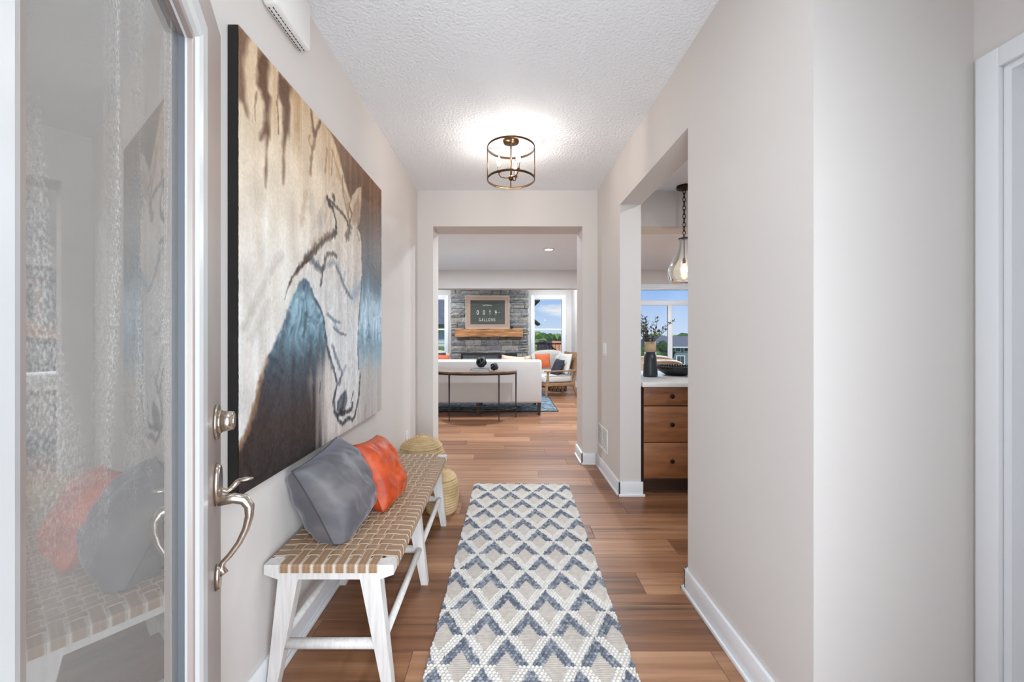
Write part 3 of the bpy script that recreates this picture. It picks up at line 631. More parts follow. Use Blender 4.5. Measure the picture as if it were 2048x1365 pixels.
def end_rail(y0, y1):
    P = [(BX0, BZ), (BX0, .440), (BX0 + .048, .423), (BX1 - .048, .423), (BX1, .440), (BX1, BZ)]
    return MB().hull([(x, y1, z) for x, z in P], [(x, y0, z) for x, z in P])
end_rail(BY0, BY0 + .045).build('end_rail', 'limed_wood', bn); end_rail(BY1 - .045, BY1).build('end_rail', 'limed_wood', bn)
for x0 in (BX0 + .006, BX1 - .046): MB().box(x0, x0 + .04, BY0 + .045, BY1 - .045, .432, BZ - .001, .004).build('side_rail', 'limed_wood', bn)
LEGY = (1.452, 2.0875, 2.723)
for yy in LEGY:
    for sgn in (-1, 1):
        top = (-.632 + sgn * .147, yy, .4225); bot = (-.632 + sgn * .212, yy, 0)
        MB().taper(bot, .034, .036, top, .072, .042).build('leg', 'limed_wood', bn)
    MB().tube([(-.632 - .172, yy, .178), (-.632 + .172, yy, .178)], .018, 14).build('stretcher', 'limed_wood', bn)
for sgn in (-1, 1):
    for a, b2 in ((0, 1), (1, 2)):
        MB().tube([(-.632 + sgn * .186, LEGY[a] + .016, .185), (-.632 + sgn * .186, LEGY[b2] - .016, .185)], .0145, 14).build('side_stretcher', 'limed_wood', bn)
MB().box(BX0 + .04, BX1 - .04, 2.07, 2.105, .425, .465).build('middle_rail', 'limed_wood', bn)
def ribbon(path, w, axis, c, th=.0022):
    """path = [(t, z)]; strap of width w centred at c, running along axis"""
    n = len(path); vs = []
    for i, (t, z) in enumerate(path):
        a = path[max(i - 1, 0)]; b = path[min(i + 1, n - 1)]; dx, dz = b[0] - a[0], b[1] - a[1]; L = math.hypot(dx, dz) or 1; nx, nz = -dz / L * th, dx / L * th
        for (tt, zz) in ((t, z), (t + nx, z + nz)):
            for e in (-w / 2, w / 2): vs.append((c + e, tt, zz) if axis == 'y' else (tt, c + e, zz))
    fs = []
    for i in range(n - 1):
        k = i * 4; fs += [(k + 2, k + 3, k + 7, k + 6), (k, k + 4, k + 5, k + 1), (k, k + 2, k + 6, k + 4), (k + 1, k + 5, k + 7, k + 3)]
    return MB().add(vs, fs)
PIT = .0397; NI = 9; xs = [-.7905 + .0397 * i for i in range(NI)]; ys = [1.502 + PIT * j for j in range(30)]
AMP = .0021; ZB = BZ + .0024
def smooth_path(pts): return pts
for i, x in enumerate(xs):
    p = [(BY0 - .0025, .448), (BY0 - .0025, .470), (BY0 + .001, BZ + .0008), (BY0 + .02, BZ + .0012)]
    for j, yv in enumerate(ys):
        z = ZB + (AMP if (i + j) % 2 else -AMP)
        p += [(yv - .013, z), (yv + .013, z)]
    p += [(BY1 - .02, BZ + .0012), (BY1 - .001, BZ + .0008), (BY1 + .0025, .470), (BY1 + .0025, .448)]
    ribbon(p, .0335, 'y', x).build('strap', 'strap_long', bn)
for j, yv in enumerate(ys):
    p = [(BX0 - .0025 + .003, .440), (BX0 + .0005, .468), (BX0 + .004, BZ + .0008), (BX0 + .03, BZ + .0014)]
    for i, x in enumerate(xs):
        z = ZB + (-AMP if (i + j) % 2 else AMP)
        p += [(x - .013, z), (x + .013, z)]
    p += [(BX1 - .03, BZ + .0014), (BX1 - .004, BZ + .0008), (BX1 - .0005, .468), (BX1 - .0005, .440)]
    ribbon(p, .0350, 'x', yv).build('strap', 'strap_cross', bn)

# ------------------------------------------------------------------ pillows
def pillow(name, label, W, Hh, T, m, center, u, v, group=None, seam=None, seed=0, wr=.010, n=34, zmin=None):
    u = Vector(u).normalized(); v = Vector(v); v = (v - u * v.dot(u)).normalized(); w = u.cross(v)
    t = thing(name, label, 'pillow', center, 0, group)
    def side(sg):
        def fn(a, b):
            a = a * 2 - 1; b = b * 2 - 1
            x = a * W / 2 * (1 - .06 * (1 - b * b) * abs(a) ** 2); y = b * Hh / 2 * (1 - .06 * (1 - a * a) * abs(b) ** 2)
            h = T / 2 * (max(0, (1 - a * a) * (1 - b * b)) ** .38)
            q = Vector((a * 1.7 + seed, b * 1.7 - seed, sg * 2.1 + seed)); edge = max(abs(a), abs(b))
            fold = mnoise.noise(q * 1.4) * 1.2 + abs(mnoise.noise(Vector((a * 5 + b * 2 + seed, b * 2.0 - a, seed * 2.0 + sg)))) * 1.1
            h += wr * fold * (1 - edge ** 6) * min(1, h / (T * .15) if T else 1)
            p = u * x + v * y + w * (sg * h)
            if zmin is not None: p.z = max(p.z, zmin - center[2] + .004 * abs(a * b))
            return p
        return fn
    c = MB().grid(side(1), n, n); k = len(c.v)
    b = MB().grid(side(-1), n, n); c.add(b.v, [f[::-1] for f in b.f], True)
    ob = c.build('cover', m, t, False)
    pts = []
    def e(a, b): return side(1)((a + 1) / 2, (b + 1) / 2)
    N = 20
    for i in range(N): pts.append(e(-1 + 2 * i / N, -1))
    for i in range(N): pts.append(e(1, -1 + 2 * i / N))
    for i in range(N): pts.append(e(1 - 2 * i / N, 1))
    for i in range(N): pts.append(e(-1, 1 - 2 * i / N))
    MB().tube(pts, .0028, 6, closed=True).build('seam', seam or m, t, False)
    return t
def velvet(name, c1, c2, c3, rough=.55, sheen=.6, sc=7):
    m = mat(name, c1, rough, col2=c2, vscale=sc, stretch=(1, 1, 1.6), bump=.25, bscale=60, sheen=sheen, lo=.40, hi=.60); 
    m.node_tree.nodes['Principled BSDF'].inputs['Sheen Tint'].default_value = srgb(c3); return m
velvet('grey_velvet', (106, 101, 101), (84, 81, 86), (190, 195, 215), sheen=.45, sc=6); velvet('orange_velvet', (198, 76, 20), (166, 54, 14), (255, 170, 120), sheen=.25, sc=12)
mat('grey_seam', (62, 60, 64), .8); mat('orange_seam', (150, 52, 22), .8)
pillow('throw_pillow', 'slate grey velvet pillow leaning on the wall at the near end of the bench', .40, .37, .26, 'grey_velvet', (-.732, 1.735, .625), (0, .995, .06), (-.45, -.02, .89), 'velvet pillows on the bench', 'grey_seam', 3, .016, 40, .481)
pillow('throw_pillow', 'burnt orange velvet pillow leaning behind the grey one on the bench', .32, .34, .18, 'orange_velvet', (-.628, 2.0, .615), (.02, .985, -.10), (-.42, .14, .87), 'velvet pillows on the bench', 'orange_seam', 11, .014, 40, .481)

# ------------------------------------------------------------------ baskets
mat('straw', (214, 186, 142), .75, col2=(176, 146, 104), vscale=9, stretch=(1, 1, 1), bump=.5, bscale=120)
def coil(prof, n):
    """scalloped coil profile following a coarse (r, z) outline"""
    P = [Vector((a, b)) for a, b in prof]; L = [0]
    for i in range(1, len(P)): L.append(L[-1] + (P[i] - P[i - 1]).length)
    out = []; T = L[-1]; steps = n * 4
    for i in range(steps + 1):
        s = T * i / steps; j = max(k for k in range(len(P) - 1) if L[k] <= s + 1e-9); d = (P[j + 1] - P[j]); q = P[j] + d * ((s - L[j]) / max(1e-9, L[j + 1] - L[j])); d.normalize(); nn = Vector((d.y, -d.x))
        q = q + nn * (.0075 * abs(math.sin(math.pi * n * i / steps))); out.append((max(q.x, .001), q.y))
    return out
b1 = thing('lidded_basket', 'large coiled straw basket with domed lid behind the bench', 'basket', (-.672, 3.20, 0), 0, 'coiled straw baskets')
MB().lathe(coil([(.13, 0), (.165, .04), (.188, .16), (.192, .26), (.184, .34), (.158, .395), (.150, .402)], 20), (-.672, 3.20, 0), 56).build('body', 'straw', b1)
lid = MB().lathe(coil([(.160, .400), (.158, .412), (.130, .440), (.08, .466), (.03, .480), (.006, .484)], 9), (-.672, 3.20, 0), 56).build('lid', 'straw', b1)
MB().ring((-.672, 3.20, .494), .012, .0048, 20, 8, 'y').build('lid_loop', 'straw', lid)
b2_ = thing('lidded_basket', 'small rounded coiled straw basket at the foot of the bench', 'basket', (-.470, 2.935, 0), 0, 'coiled straw baskets')
MB().lathe(coil([(.085, 0), (.105, .02), (.120, .09), (.121, .17), (.114, .225), (.104, .245)], 13), (-.470, 2.935, 0), 48).build('body', 'straw', b2_)
lid = MB().lathe(coil([(.106, .246), (.100, .262), (.075, .284), (.04, .298), (.005, .303)], 6), (-.470, 2.935, 0), 48).build('lid', 'straw', b2_)
MB().ring((-.470, 2.935, .312), .010, .004, 18, 8, 'y').build('lid_loop', 'straw', lid)

# ------------------------------------------------------------------ runner rug
RW, RL = .812, 2.44
na, nb = 320, 960
A, Bb = np.meshgrid(np.linspace(-RW / 2, RW / 2, na), np.linspace(0, RL, nb))
Uu = A / .0922; Vv2 = (Bb - (2.417 - .1565)) / .1565
al, be = (Uu + Vv2) / 2, (Uu - Vv2) / 2; mm, nn_ = np.round(al), np.round(be); u_ = Uu - (mm + nn_); v_ = Vv2 - (mm - nn_)
row = np.floor(Bb / .0140); ax = A / .0165 + .5 * (row % 2); cidx = np.floor(ax); lx = ax - cidx - .5; ly = Bb / .0140 - row - .5
loop = np.sqrt(np.clip(1 - 3.0 * lx ** 2 - 3.0 * ly ** 2, 0, 1))
lid_ = (row * 131 + cidx * 17).astype(int); rnd = np.random.default_rng(3).random(4096)[lid_ % 4096]; rnd2 = np.random.default_rng(4).random(4096)[(lid_ * 7) % 4096]
dist = np.abs(u_) + np.abs(v_)
jit = (rnd - .5) * .10
inner = (dist + jit * .4) < np.where(v_ > 0, .47, .56); blue = (~inner) & (v_ > .02) & ((dist + jit) < .95)
ribs = np.abs(np.sin(math.pi * Bb / .0085))
Hh = np.where(inner, .009 + .0022 * ribs + .0006 * rnd, .003 + .0130 * loop)
c_w = np.array((228, 222, 215)); c_b = np.array((212, 202, 193)); c_1 = np.array((84, 90, 102)); c_2 = np.array((172, 174, 180))
dye = np.where(inner[..., None], c_b - 14 * rnd2[..., None] - ((1 - ribs) * 22)[..., None], c_w - 16 * rnd2[..., None])
speck = np.clip(.75 * rnd2 + .25 * vnoise(A * 420, Bb * 420, 12), 0, 1)[..., None]
dye = np.where(blue[..., None], c_1 * (1 - speck) + c_2 * speck, dye)
edgeA = np.abs(A) > RW / 2 - .001; Hh = np.where(edgeA, .001, Hh); Hh[0, :] = .001; Hh[-1, :] = .001
A2 = A * (1 + .006 * np.sin(Bb * 70 + 2 * np.sin(Bb * 23)) * (np.abs(A) > RW / 2 - .012))
me = numpy_mesh('runner_rug', np.stack([A2.ravel(), Bb.ravel(), Hh.ravel()], 1), grid_faces(na, nb), attr_mat('wool', .95, .1), tolin(dye).reshape(-1, 3))
o = bpy.data.objects.new('runner_rug', me); COL.objects.link(o); o.location = (.086, 1.01, .0005); o.rotation_euler = (0, 0, -.0205)
tag(o, 'long woven runner with grey and cream diamond pattern in the hall', 'rug')

# ------------------------------------------------------------------ kitchen island
wood_random('cabinet_wood', [(112, 70, 42), (146, 94, 58), (166, 112, 74), (184, 132, 92)], .42, 2.2, 3, dark=(84, 50, 30), streak=.6, rnd=.12, sz=16)
mat('cabinet_inside', (66, 40, 26), .6); mat('quartz', (232, 229, 226), .16, var=.05, vscale=6)
def cabinet(x0, label):
    c = thing('drawer_unit', label, 'cabinet', (x0 + .23, 3.6, 0), 0, 'wooden drawer units of the kitchen island')
    MB().box(x0, x0 + .46, 3.262, 3.88, .105, .876).box(x0 + .003, x0 + .457, 3.335, 3.86, 0, .105).build('body', 'cabinet_inside', c)
    for z0, z1 in ((.722, .868), (.426, .714), (.130, .418)):
        dr = MB().box(x0 + .004, x0 + .456, 3.243, 3.261, z0, z1, .0015).build('drawer', 'cabinet_wood', c)
        zc = (z0 + z1) / 2 + (.004 if z1 > .8 else .0)
        kn = MB().tube([(x0 + .228, 3.243, zc), (x0 + .228, 3.228, zc)], .006, 10).tube([(x0 + .228, 3.230, zc), (x0 + .228, 3.226, zc), (x0 + .228, 3.219, zc), (x0 + .228, 3.216, zc)], [.010, .0165, .0175, .013], 20)
        kn.build('knob', 'black_metal', dr)
    return c
cabinet(1.118, 'brown wood island unit with three black-knobbed drawers beside the jamb'); cabinet(1.582, 'brown wood drawer unit further along the island')
MB_ = MB().box(1.098, 2.60, 3.195, 4.22, .8765, .914, .003).build('worktop', 'quartz'); tag(MB_, 'white polished stone worktop on the kitchen island', 'worktop')
sp = MB().box(2.046, 2.58, 3.28, 3.88, .0, .876, .002).build('island_end', 'cabinet_wood'); tag(sp, 'brown wood end block carrying the far side of the worktop', 'cabinet')
# vase with branches
VX, VY, VZ = 1.318, 3.64, .9145
mat('vase_black', (44, 46, 50), .42); mat('vase_tan', (204, 170, 138), .6, var=.12, vscale=30)
vs_ = thing('vase', 'tapered tall vase, black below and tan at the neck', 'vase', (VX, VY, VZ))
MB().lathe([(.056, 0), (.0625, .004), (.063, .02), (.056, .14), (.0505, .226)], (VX, VY, VZ), 40).build('lower_body', 'vase_black', vs_)
MB().lathe([(.0505, .226), (.0485, .318), (.043, .318), (.045, .24), (.02, .232)], (VX, VY, VZ), 40).build('neck', 'vase_tan', vs_)
mat('branch', (78, 70, 52), .7); mat('leaf_olive', (98, 98, 70), .6, col2=(62, 66, 46), vscale=14)
br = thing('branches', 'dry olive leaf branches standing in the black and tan vase', 'branches', (VX, VY, VZ + .24))
r_ = random.Random(5)
for k in range(17):
    a = r_.uniform(0, 2 * math.pi); sp_ = r_.uniform(.05, .22); hh = r_.uniform(.24, .40); q = []
    for i in range(9):
        t = i / 8; q.append((VX + .012 * math.cos(a) + sp_ * math.cos(a) * t ** 1.5 + .008 * math.sin(7 * t + k), VY + .012 * math.sin(a) + sp_ * .9 * math.sin(a) * t ** 1.5, VZ + .238 + hh * (t - .28 * t * t * (sp_ / .16))))
    stem = MB().tube(q, [.0028 - .0002 * i for i in range(9)], 5).build('stem', 'branch', br)
    lv = MB()
    for i in range(3, 9):
        for s_ in range(4):
            p = Vector(q[i]); an = r_.uniform(0, 6.28); el = r_.uniform(-.2, 1.1); d = Vector((math.cos(an) * math.cos(el), math.sin(an) * math.cos(el), math.sin(el))); L = r_.uniform(.022, .045); sd = d.cross(Vector((0, 0, 1))).normalized() * L * .2; up = sd.cross(d).normalized() * .003
            lv.add([p, p + d * L * .45 + sd, p + d * L, p + d * L * .45 - sd, p + d * L * .45 + up], [(0, 1, 4), (1, 2, 4), (2, 3, 4), (3, 0, 4)])
    lv.build('leaves', 'leaf_olive', stem)['kind'] = 'stuff'
# beaded bowl
BWX, BWY = 1.62, 3.80
mat('bowl_black', (26, 26, 28), .5)
bw = thing('beaded_bowl', 'wide black bowl with beaded rim on the white worktop', 'bowl', (BWX, BWY, .9145))
MB().lathe([(.085, 0), (.10, .004), (.15, .035), (.178, .072), (.172, .074), (.144, .04), (.09, .012), (.01, .010)], (BWX, BWY, .9145), 48).build('body', 'bowl_black', bw)
bead = MB().ball((0, 0, 0), .0105, 2).mesh('bead', MATS['bowl_black'])
for i in range(46):
    a = 2 * math.pi * i / 46; o = bpy.data.objects.new('bead', bead); COL.objects.link(o); o.parent = bw; o.location = (.177 * math.cos(a), .177 * math.sin(a), .081)
# pendant
PX, PYY = 1.735, 3.885
glass('seeded_glass', (.97, .98, .98), 1.5, .03, .16, (.95, .96, .97), .35, 60)
pd = thing('pendant_light', 'clear seeded glass teardrop pendant on a bronze chain', 'pendant light', (PX, PYY, 1.79))
mat('dark_bronze', (58, 40, 30), .4, .8)
MB().lathe([(.066, 2.712), (.07, 2.718), (.07, 2.739)], (PX, PYY, 0), 36).build('canopy', 'dark_bronze', pd)
for k in range(11):
    z = 2.695 - k * .0405; pts = []
    for i in range(18):
        t = 2 * math.pi * i / 18; w, h = .0125 * math.cos(t), .0265 * math.sin(t)
        pts.append((PX + (w if k % 2 == 0 else 0), PYY + (0 if k % 2 == 0 else w), z + h - .006))
    MB().tube(pts, .0036, 6, closed=True).build('chain_link', 'dark_bronze', pd)
MB().tube([(PX, PYY, 2.275), (PX, PYY, 2.03)], .005, 10).build('stem', 'dark_bronze', pd)
MB().lathe([(.052, 2.225), (.052, 2.232), (.012, 2.238), (.01, 2.27)], (PX, PYY, 0), 28).build('collar', 'dark_bronze', pd)
MB().lathe([(.014, 1.985), (.016, 2.03), (.010, 2.04)], (PX, PYY, 0), 20).build('socket', 'bronze', pd)
MB().lathe([(.009, 1.985), (.024, 1.95), (.030, 1.92), (.024, 1.892), (.004, 1.882)], (PX, PYY, 0), 20).build('bulb', mat('pendant_glow', (255, 240, 215), .3, emit=(255, 226, 185), estr=22), pd)
MB().lathe([(.048, 2.262), (.043, 2.225), (.045, 2.19), (.062, 2.13), (.10, 2.05), (.138, 1.97), (.152, 1.91), (.147, 1.855), (.122, 1.81), (.098, 1.795), (.02, 1.790)], (PX, PYY, 0), 48, cap=False).build('shade', 'seeded_glass', pd)

# dining chairs
mat('tan_fabric', (200, 178, 156), .9, var=.12, vscale=60, bump=.3, bscale=400); mat('chair_frame', (206, 198, 188), .5)
def dining_chair():
    t = thing('dining_chair', 'x', 'chair', (0, 0, 0), 0, 'tan upholstered dining chairs by the window')
    MB().box(-.25, .25, -.24, .25, .40, .48, .03).build('seat', 'tan_fabric', t, False)
    def bk(off):
        def fn(a, b):
            th = R(-66 + 132 * a); r = .30 + off + .04 * b; return (r * math.sin(th), -.02 - r * math.cos(th) * .92, .40 + (.47 - .07 * abs(math.sin(th)) ** 3) * b)
        return fn
    o = MB().grid(bk(0), 24, 8); i = MB().grid(bk(-.045), 24, 8); k = len(o.v); m = MB(); m.add(o.v, [f[::-1] for f in o.f], True); m.add(i.v, i.f, True)
    for a in range(23): m.f.append((7 * 24 + a, 7 * 24 + a + 1, k + 7 * 24 + a + 1, k + 7 * 24 + a)); m.f.append((a, k + a, k + a + 1, a + 1))
    for b in range(7): m.f.append((b * 24, (b + 1) * 24, k + (b + 1) * 24, k + b * 24)); m.f.append((b * 24 + 23, k + b * 24 + 23, k + (b + 1) * 24 + 23, (b + 1) * 24 + 23))
    m.sm += [False] * (len(m.f) - len(m.sm)); m.build('backrest', 'tan_fabric', t, False)
    MB().tube([Vector(bk(-.0225)(a / 23, 1)) for a in range(24)], .024, 8).build('top_roll', 'chair_frame', t, False)
    for sx_ in (-1, 1):
        for sy_ in (-1, 1): MB().taper((sx_ * .22, sy_ * .22, 0), .024, .024, (sx_ * .19, sy_ * .19, .41), .04, .04).build('leg', 'chair_frame', t, False)
    return t
dc = dining_chair(); dc.location = (2.60, 6.72, 0); dc.rotation_euler = (0, 0, R(-8)); dc['label'] = 'tan dining chair seen from behind, nearer of the two'
dup(dc, (3.02, 8.05, 0), R(-25), 'tan dining chair close to the dining window, farther of the two')

# ------------------------------------------------------------------ living room: fireplace
SY = 10.50
fp = thing('fireplace', 'grey ledgestone fireplace with wood mantel and long black firebox', 'fireplace', (-.42, SY, 0))
mat('mortar', (70, 68, 66), .95); mat('firebox_black', (20, 20, 21), .5)
FX0, FX1, FZ0, FZ1 = -1.165, .30, .36, .803
SX0, SX1 = -1.44, .602
MB().box(SX0 + .02, FX0, SY, ROOM_B, 0, CEIL).box(FX1, SX1 - .02, SY, ROOM_B, 0, CEIL).box(FX0, FX1, SY, ROOM_B, 0, FZ0).box(FX0, FX1, SY, ROOM_B, FZ1, CEIL).build('core', 'mortar', fp)
def stone_mat():
    m = bpy.data.materials.new('ledgestone'); m.use_nodes = True; n = m.node_tree.nodes; l = m.node_tree.links; b = n['Principled BSDF']
    oi = n.new('ShaderNodeObjectInfo'); r = n.new('ShaderNodeValToRGB'); l.new(oi.outputs['Random'], r.inputs[0]); e = r.color_ramp.elements
    e[0].color = srgb((118, 117, 119)); e[1].color = srgb((186, 180, 170))
    for p, c in ((.25, (148, 147, 145)), (.5, (164, 156, 144)), (.75, (134, 134, 138))): q = e.new(p); q.color = srgb(c)
    t = n.new('ShaderNodeTexCoord'); z = n.new('ShaderNodeTexNoise'); z.inputs['Scale'].default_value = 16; z.inputs['Detail'].default_value = 8; l.new(t.outputs['Object'], z.inputs['Vector'])
    mx = n.new('ShaderNodeMixRGB'); mx.blend_type = 'MULTIPLY'; mx.inputs[0].default_value = .8; l.new(r.outputs[0], mx.inputs[1])
    r2 = n.new('ShaderNodeValToRGB'); r2.color_ramp.elements[0].position = .3; r2.color_ramp.elements[0].color = (.5, .5, .52, 1); r2.color_ramp.elements[1].position = .62; l.new(z.outputs['Fac'], r2.inputs[0]); l.new(r2.outputs[0], mx.inputs[2])
    l.new(mx.outputs[0], b.inputs['Base Color']); b.inputs['Roughness'].default_value = .85
    bp = n.new('ShaderNodeBump'); bp.inputs['Strength'].default_value = .7; bp.inputs['Distance'].default_value = .01; l.new(z.outputs['Fac'], bp.inputs['Height']); l.new(bp.outputs[0], b.inputs['Normal'])
    MATS['ledgestone'] = m
stone_mat(); r_ = random.Random(21)
def stone(x0, x1, z0, z1):
    g = .006; x0 += g * .6; x1 -= g * .6; z0 += g * .5; z1 -= g * .5; dep = r_.uniform(.018, .075); nx = 5; vs = []
    j = lambda s: r_.uniform(-s, s)
    def rowz(z, s): return [(x0 + (x1 - x0) * i / (nx - 1) + (j(.006) if 0 < i < nx - 1 else 0), z + j(s)) for i in range(nx)]
    rows = [rowz(z0, .004), rowz(z0 + (z1 - z0) * .5, .003), rowz(z1, .004)]
    k = []
    for rr, rw in enumerate(rows):
        for i, (x, z) in enumerate(rw):
            edge = rr in (0, 2) or i in (0, nx - 1); vs.append((x, SY - (dep * (.55 if edge else 1) + j(.006)), z))
    fs = [(rr * nx + i, rr * nx + i + 1, (rr + 1) * nx + i + 1, (rr + 1) * nx + i) for rr in range(2) for i in range(nx - 1)]
    per = [i for i in range(nx)] + [nx * 2 - 1] + [2 * nx + i for i in range(nx - 1, -1, -1)] + [nx]
    base = len(vs)
    for p in per: vs.append((vs[p][0], SY + .002, vs[p][2]))
    N = len(per)
    for a in range(N): fs.append((per[a], base + a, base + (a + 1) % N, per[(a + 1) % N]))
    MB().add(vs, fs).build('stone', 'ledgestone', fp)
z = 0.
while z < CEIL - .03:
    h = r_.choice((.07, .09, .105, .12, .135, .15)); h = min(h, CEIL - z)
    if z < .36: h = min(.18, .36 - z) if .36 - z > .05 else h
    for lo, hi in ((z, FZ0), (z, FZ1)):
        if lo < hi < lo + h + .03: h = hi - lo; break
    if h < .03: h = .03
    spans = [(SX0 + r_.uniform(-.012, .012), SX1 + r_.uniform(-.012, .012))]
    if FZ0 - .01 < z + h / 2 < FZ1: spans = [(spans[0][0], FX0), (FX1, spans[0][1])]
    for a, b2 in spans:
        x = a
        while x < b2 - .01:
            w = r_.uniform(.12, .48) * (1.0 if h > .08 else 1.15); 
            if b2 - x - w < .10: w = b2 - x
            if h > .115 and r_.random() < .35 and w > .14:
                zz = z + h * r_.uniform(.42, .58); stone(x, x + w, z, zz); stone(x, x + w, zz, z + h)
            else: stone(x, x + w, z, z + h)
            x += w
    z += h
mat('beam_oak', (196, 138, 84), .6, col2=(134, 84, 44), vscale=3.2, stretch=(1.2, 5, 9), bump=.4, bscale=40)
bm = MB(); 
def beamfn(mb, x0, x1, y0, y1, z0, z1):
    bmm = bmesh.new(); bmesh.ops.create_cube(bmm, size=1)
    for v in bmm.verts: v.co = ((x0 + x1) / 2 + v.co.x * (x1 - x0), (y0 + y1) / 2 + v.co.y * (y1 - y0), (z0 + z1) / 2 + v.co.z * (z1 - z0))
    bmesh.ops.subdivide_edges(bmm, edges=[e for e in bmm.edges if abs(e.verts[0].co.x - e.verts[1].co.x) > .5], cuts=14)
    for v in bmm.verts: v.co += Vector((0, mnoise.noise(v.co * 3) * .012, mnoise.noise(v.co * 3 + Vector((5, 5, 5))) * .008))
    bmesh.ops.bevel(bmm, geom=[e for e in bmm.edges if e.calc_face_angle(0) > .8], offset=.008, segments=2, affect='EDGES'); mb.bm(bmm)
beamfn(bm, -1.30, .447, 10.23, 10.47, 1.236, 1.437); bm.build('mantel_beam', 'beam_oak', fp)
glass('fire_glass', (.75, .78, .8), 2.2)
MB().box(FX0, FX1, 10.60, ROOM_B - .01, FZ0, FZ1).box(FX0, FX0 + .04, 10.44, 10.60, FZ0, FZ1).box(FX1 - .04, FX1, 10.44, 10.60, FZ0, FZ1).box(FX0 + .04, FX1 - .04, 10.44, 10.60, FZ1 - .055, FZ1).box(FX0 + .04, FX1 - .04, 10.44, 10.60, FZ0, FZ0 + .05).build('firebox', 'firebox_black', fp)
MB().box(FX0 + .04, FX1 - .04, 10.455, 10.46, FZ0 + .05, FZ1 - .055).build('fire_glass', 'fire_glass', fp)

# framed print on the mantel
mat('frame_pale', (206, 190, 172), .5); mat('mat_board', (176, 148, 134), .85); mat('print_green', (70, 74, 64), .5, col2=(56, 60, 56), vscale=2, stretch=(1, 1, 6)); mat('print_ink', (226, 224, 214), .6)
pr = thing('framed_print', 'framed dark green gallons counter print resting on the mantel', 'picture', (-.465, 10.31, 1.44))
PX0, PX1, PZ0, PZ1, FY = -1.03, .10, 1.441, 2.295, 10.30
MB().box(PX0, PX0 + .022, FY - .012, FY + .025, PZ0, PZ1, .003).box(PX1 - .022, PX1, FY - .012, FY + .025, PZ0, PZ1, .003).box(PX0 + .022, PX1 - .022, FY - .012, FY + .025, PZ1 - .022, PZ1, .003).box(PX0 + .022, PX1 - .022, FY - .012, FY + .025, PZ0, PZ0 + .022, .003).build('frame', 'frame_pale', pr)
QX0, QX1, QZ0, QZ1 = -.905, -.015, 1.555, 2.175
MB().box(PX0 + .022, QX0, FY, FY + .02, PZ0 + .022, PZ1 - .022).box(QX1, PX1 - .022, FY, FY + .02, PZ0 + .022, PZ1 - .022).box(QX0, QX1, FY, FY + .02, PZ0 + .022, QZ0).box(QX0, QX1, FY, FY + .02, QZ1, PZ1 - .022).build('mat_board', 'mat_board', pr)
face = MB().box(QX0, QX1, FY + .006, FY + .02, QZ0, QZ1).build('print', 'print_green', pr)
def lettering(txt, x, z, size, m, parent, y, xs=1., sp=1.):
    cu = bpy.data.curves.new('txt', 'FONT'); cu.body = txt; cu.size = size; cu.align_x = 'CENTER'; cu.extrude = .0008; cu.space_character = sp
    ob = bpy.data.objects.new('txt', cu); COL.objects.link(ob); bpy.context.view_layer.update()
    me = bpy.data.meshes.new_from_object(ob.evaluated_get(bpy.context.evaluated_depsgraph_get())); bpy.data.objects.remove(ob)
    mw = Matrix.Translation((x, y, z)) @ Matrix.Rotation(R(90), 4, 'X') @ Matrix.Diagonal((xs, 1, 1, 1))
    off = Vector((0, 0, 0)); q = parent
    while q: off += q.location; q = q.parent
    me.transform(Matrix.Translation(-off) @ mw); me.materials.clear(); me.materials.append(MATS[m])
    o = bpy.data.objects.new('lettering', me); COL.objects.link(o); o.parent = parent; return o
yl = FY + .0055
lettering('NATIONAL', -.47, 2.03, .052, 'print_ink', face, yl, .8, 1.2)
lettering('0', -.715, 1.805, .165, 'print_ink', face, yl, .72); lettering('0', -.555, 1.805, .165, 'print_ink', face, yl, .72)
lettering('6', -.40, 1.865, .10, 'print_ink', face, yl, .72); lettering('7', -.40, 1.795, .08, 'print_ink', face, yl, .6); lettering('9', -.25, 1.805, .155, 'print_ink', face, yl, .70)
lettering('GALLONS', -.475, 1.635, .115, 'print_ink', face, yl, .62, 1.5)
MB().box(-.205, -.165, yl - .001, yl + .0005, 1.858, 1.864).ball((-.155, yl, 1.861), .010, 1, (1, .15, 1)).build('pointer', 'print_ink', face)

# black knot sculptures
def knot(name, label, c, r, seed, group):
    rr = random.Random(seed); t = thing(name, label, 'sculpture', (c[0], c[1], c[2] - r), 0, group); m = MB()
    m.ball(c, r * .42, 2, nz=.25, ns=2)
    for k in range(8):
        ax = Vector((rr.uniform(-1, 1), rr.uniform(-1, 1), rr.uniform(-1, 1))).normalized(); a1 = ax.orthogonal().normalized(); a2 = ax.cross(a1); off = ax * r * rr.uniform(-.35, .35); rad = r * rr.uniform(.62, .74); pts = []
        for i in range(20):
            th = 2 * math.pi * i / 20; q = Vector(c) + off + (a1 * math.cos(th) + a2 * math.sin(th)) * rad * (1 + .12 * math.sin(3 * th + k)); 
            d = q - Vector(c); 
            if d.length > r * .8: q = Vector(c) + d.normalized() * r * .8
            pts.append(q)
        m.tube(pts, r * .165, 7, closed=True)
    m.build('knot', 'knot_black', t); return t
mat('knot_black', (24, 23, 24), .45)
knot('knot_sculpture', 'tiny black knot ornament on the mantel beside the print', (.16, 10.32, 1.437 + .042), .042, 4, 'black knot sculptures')

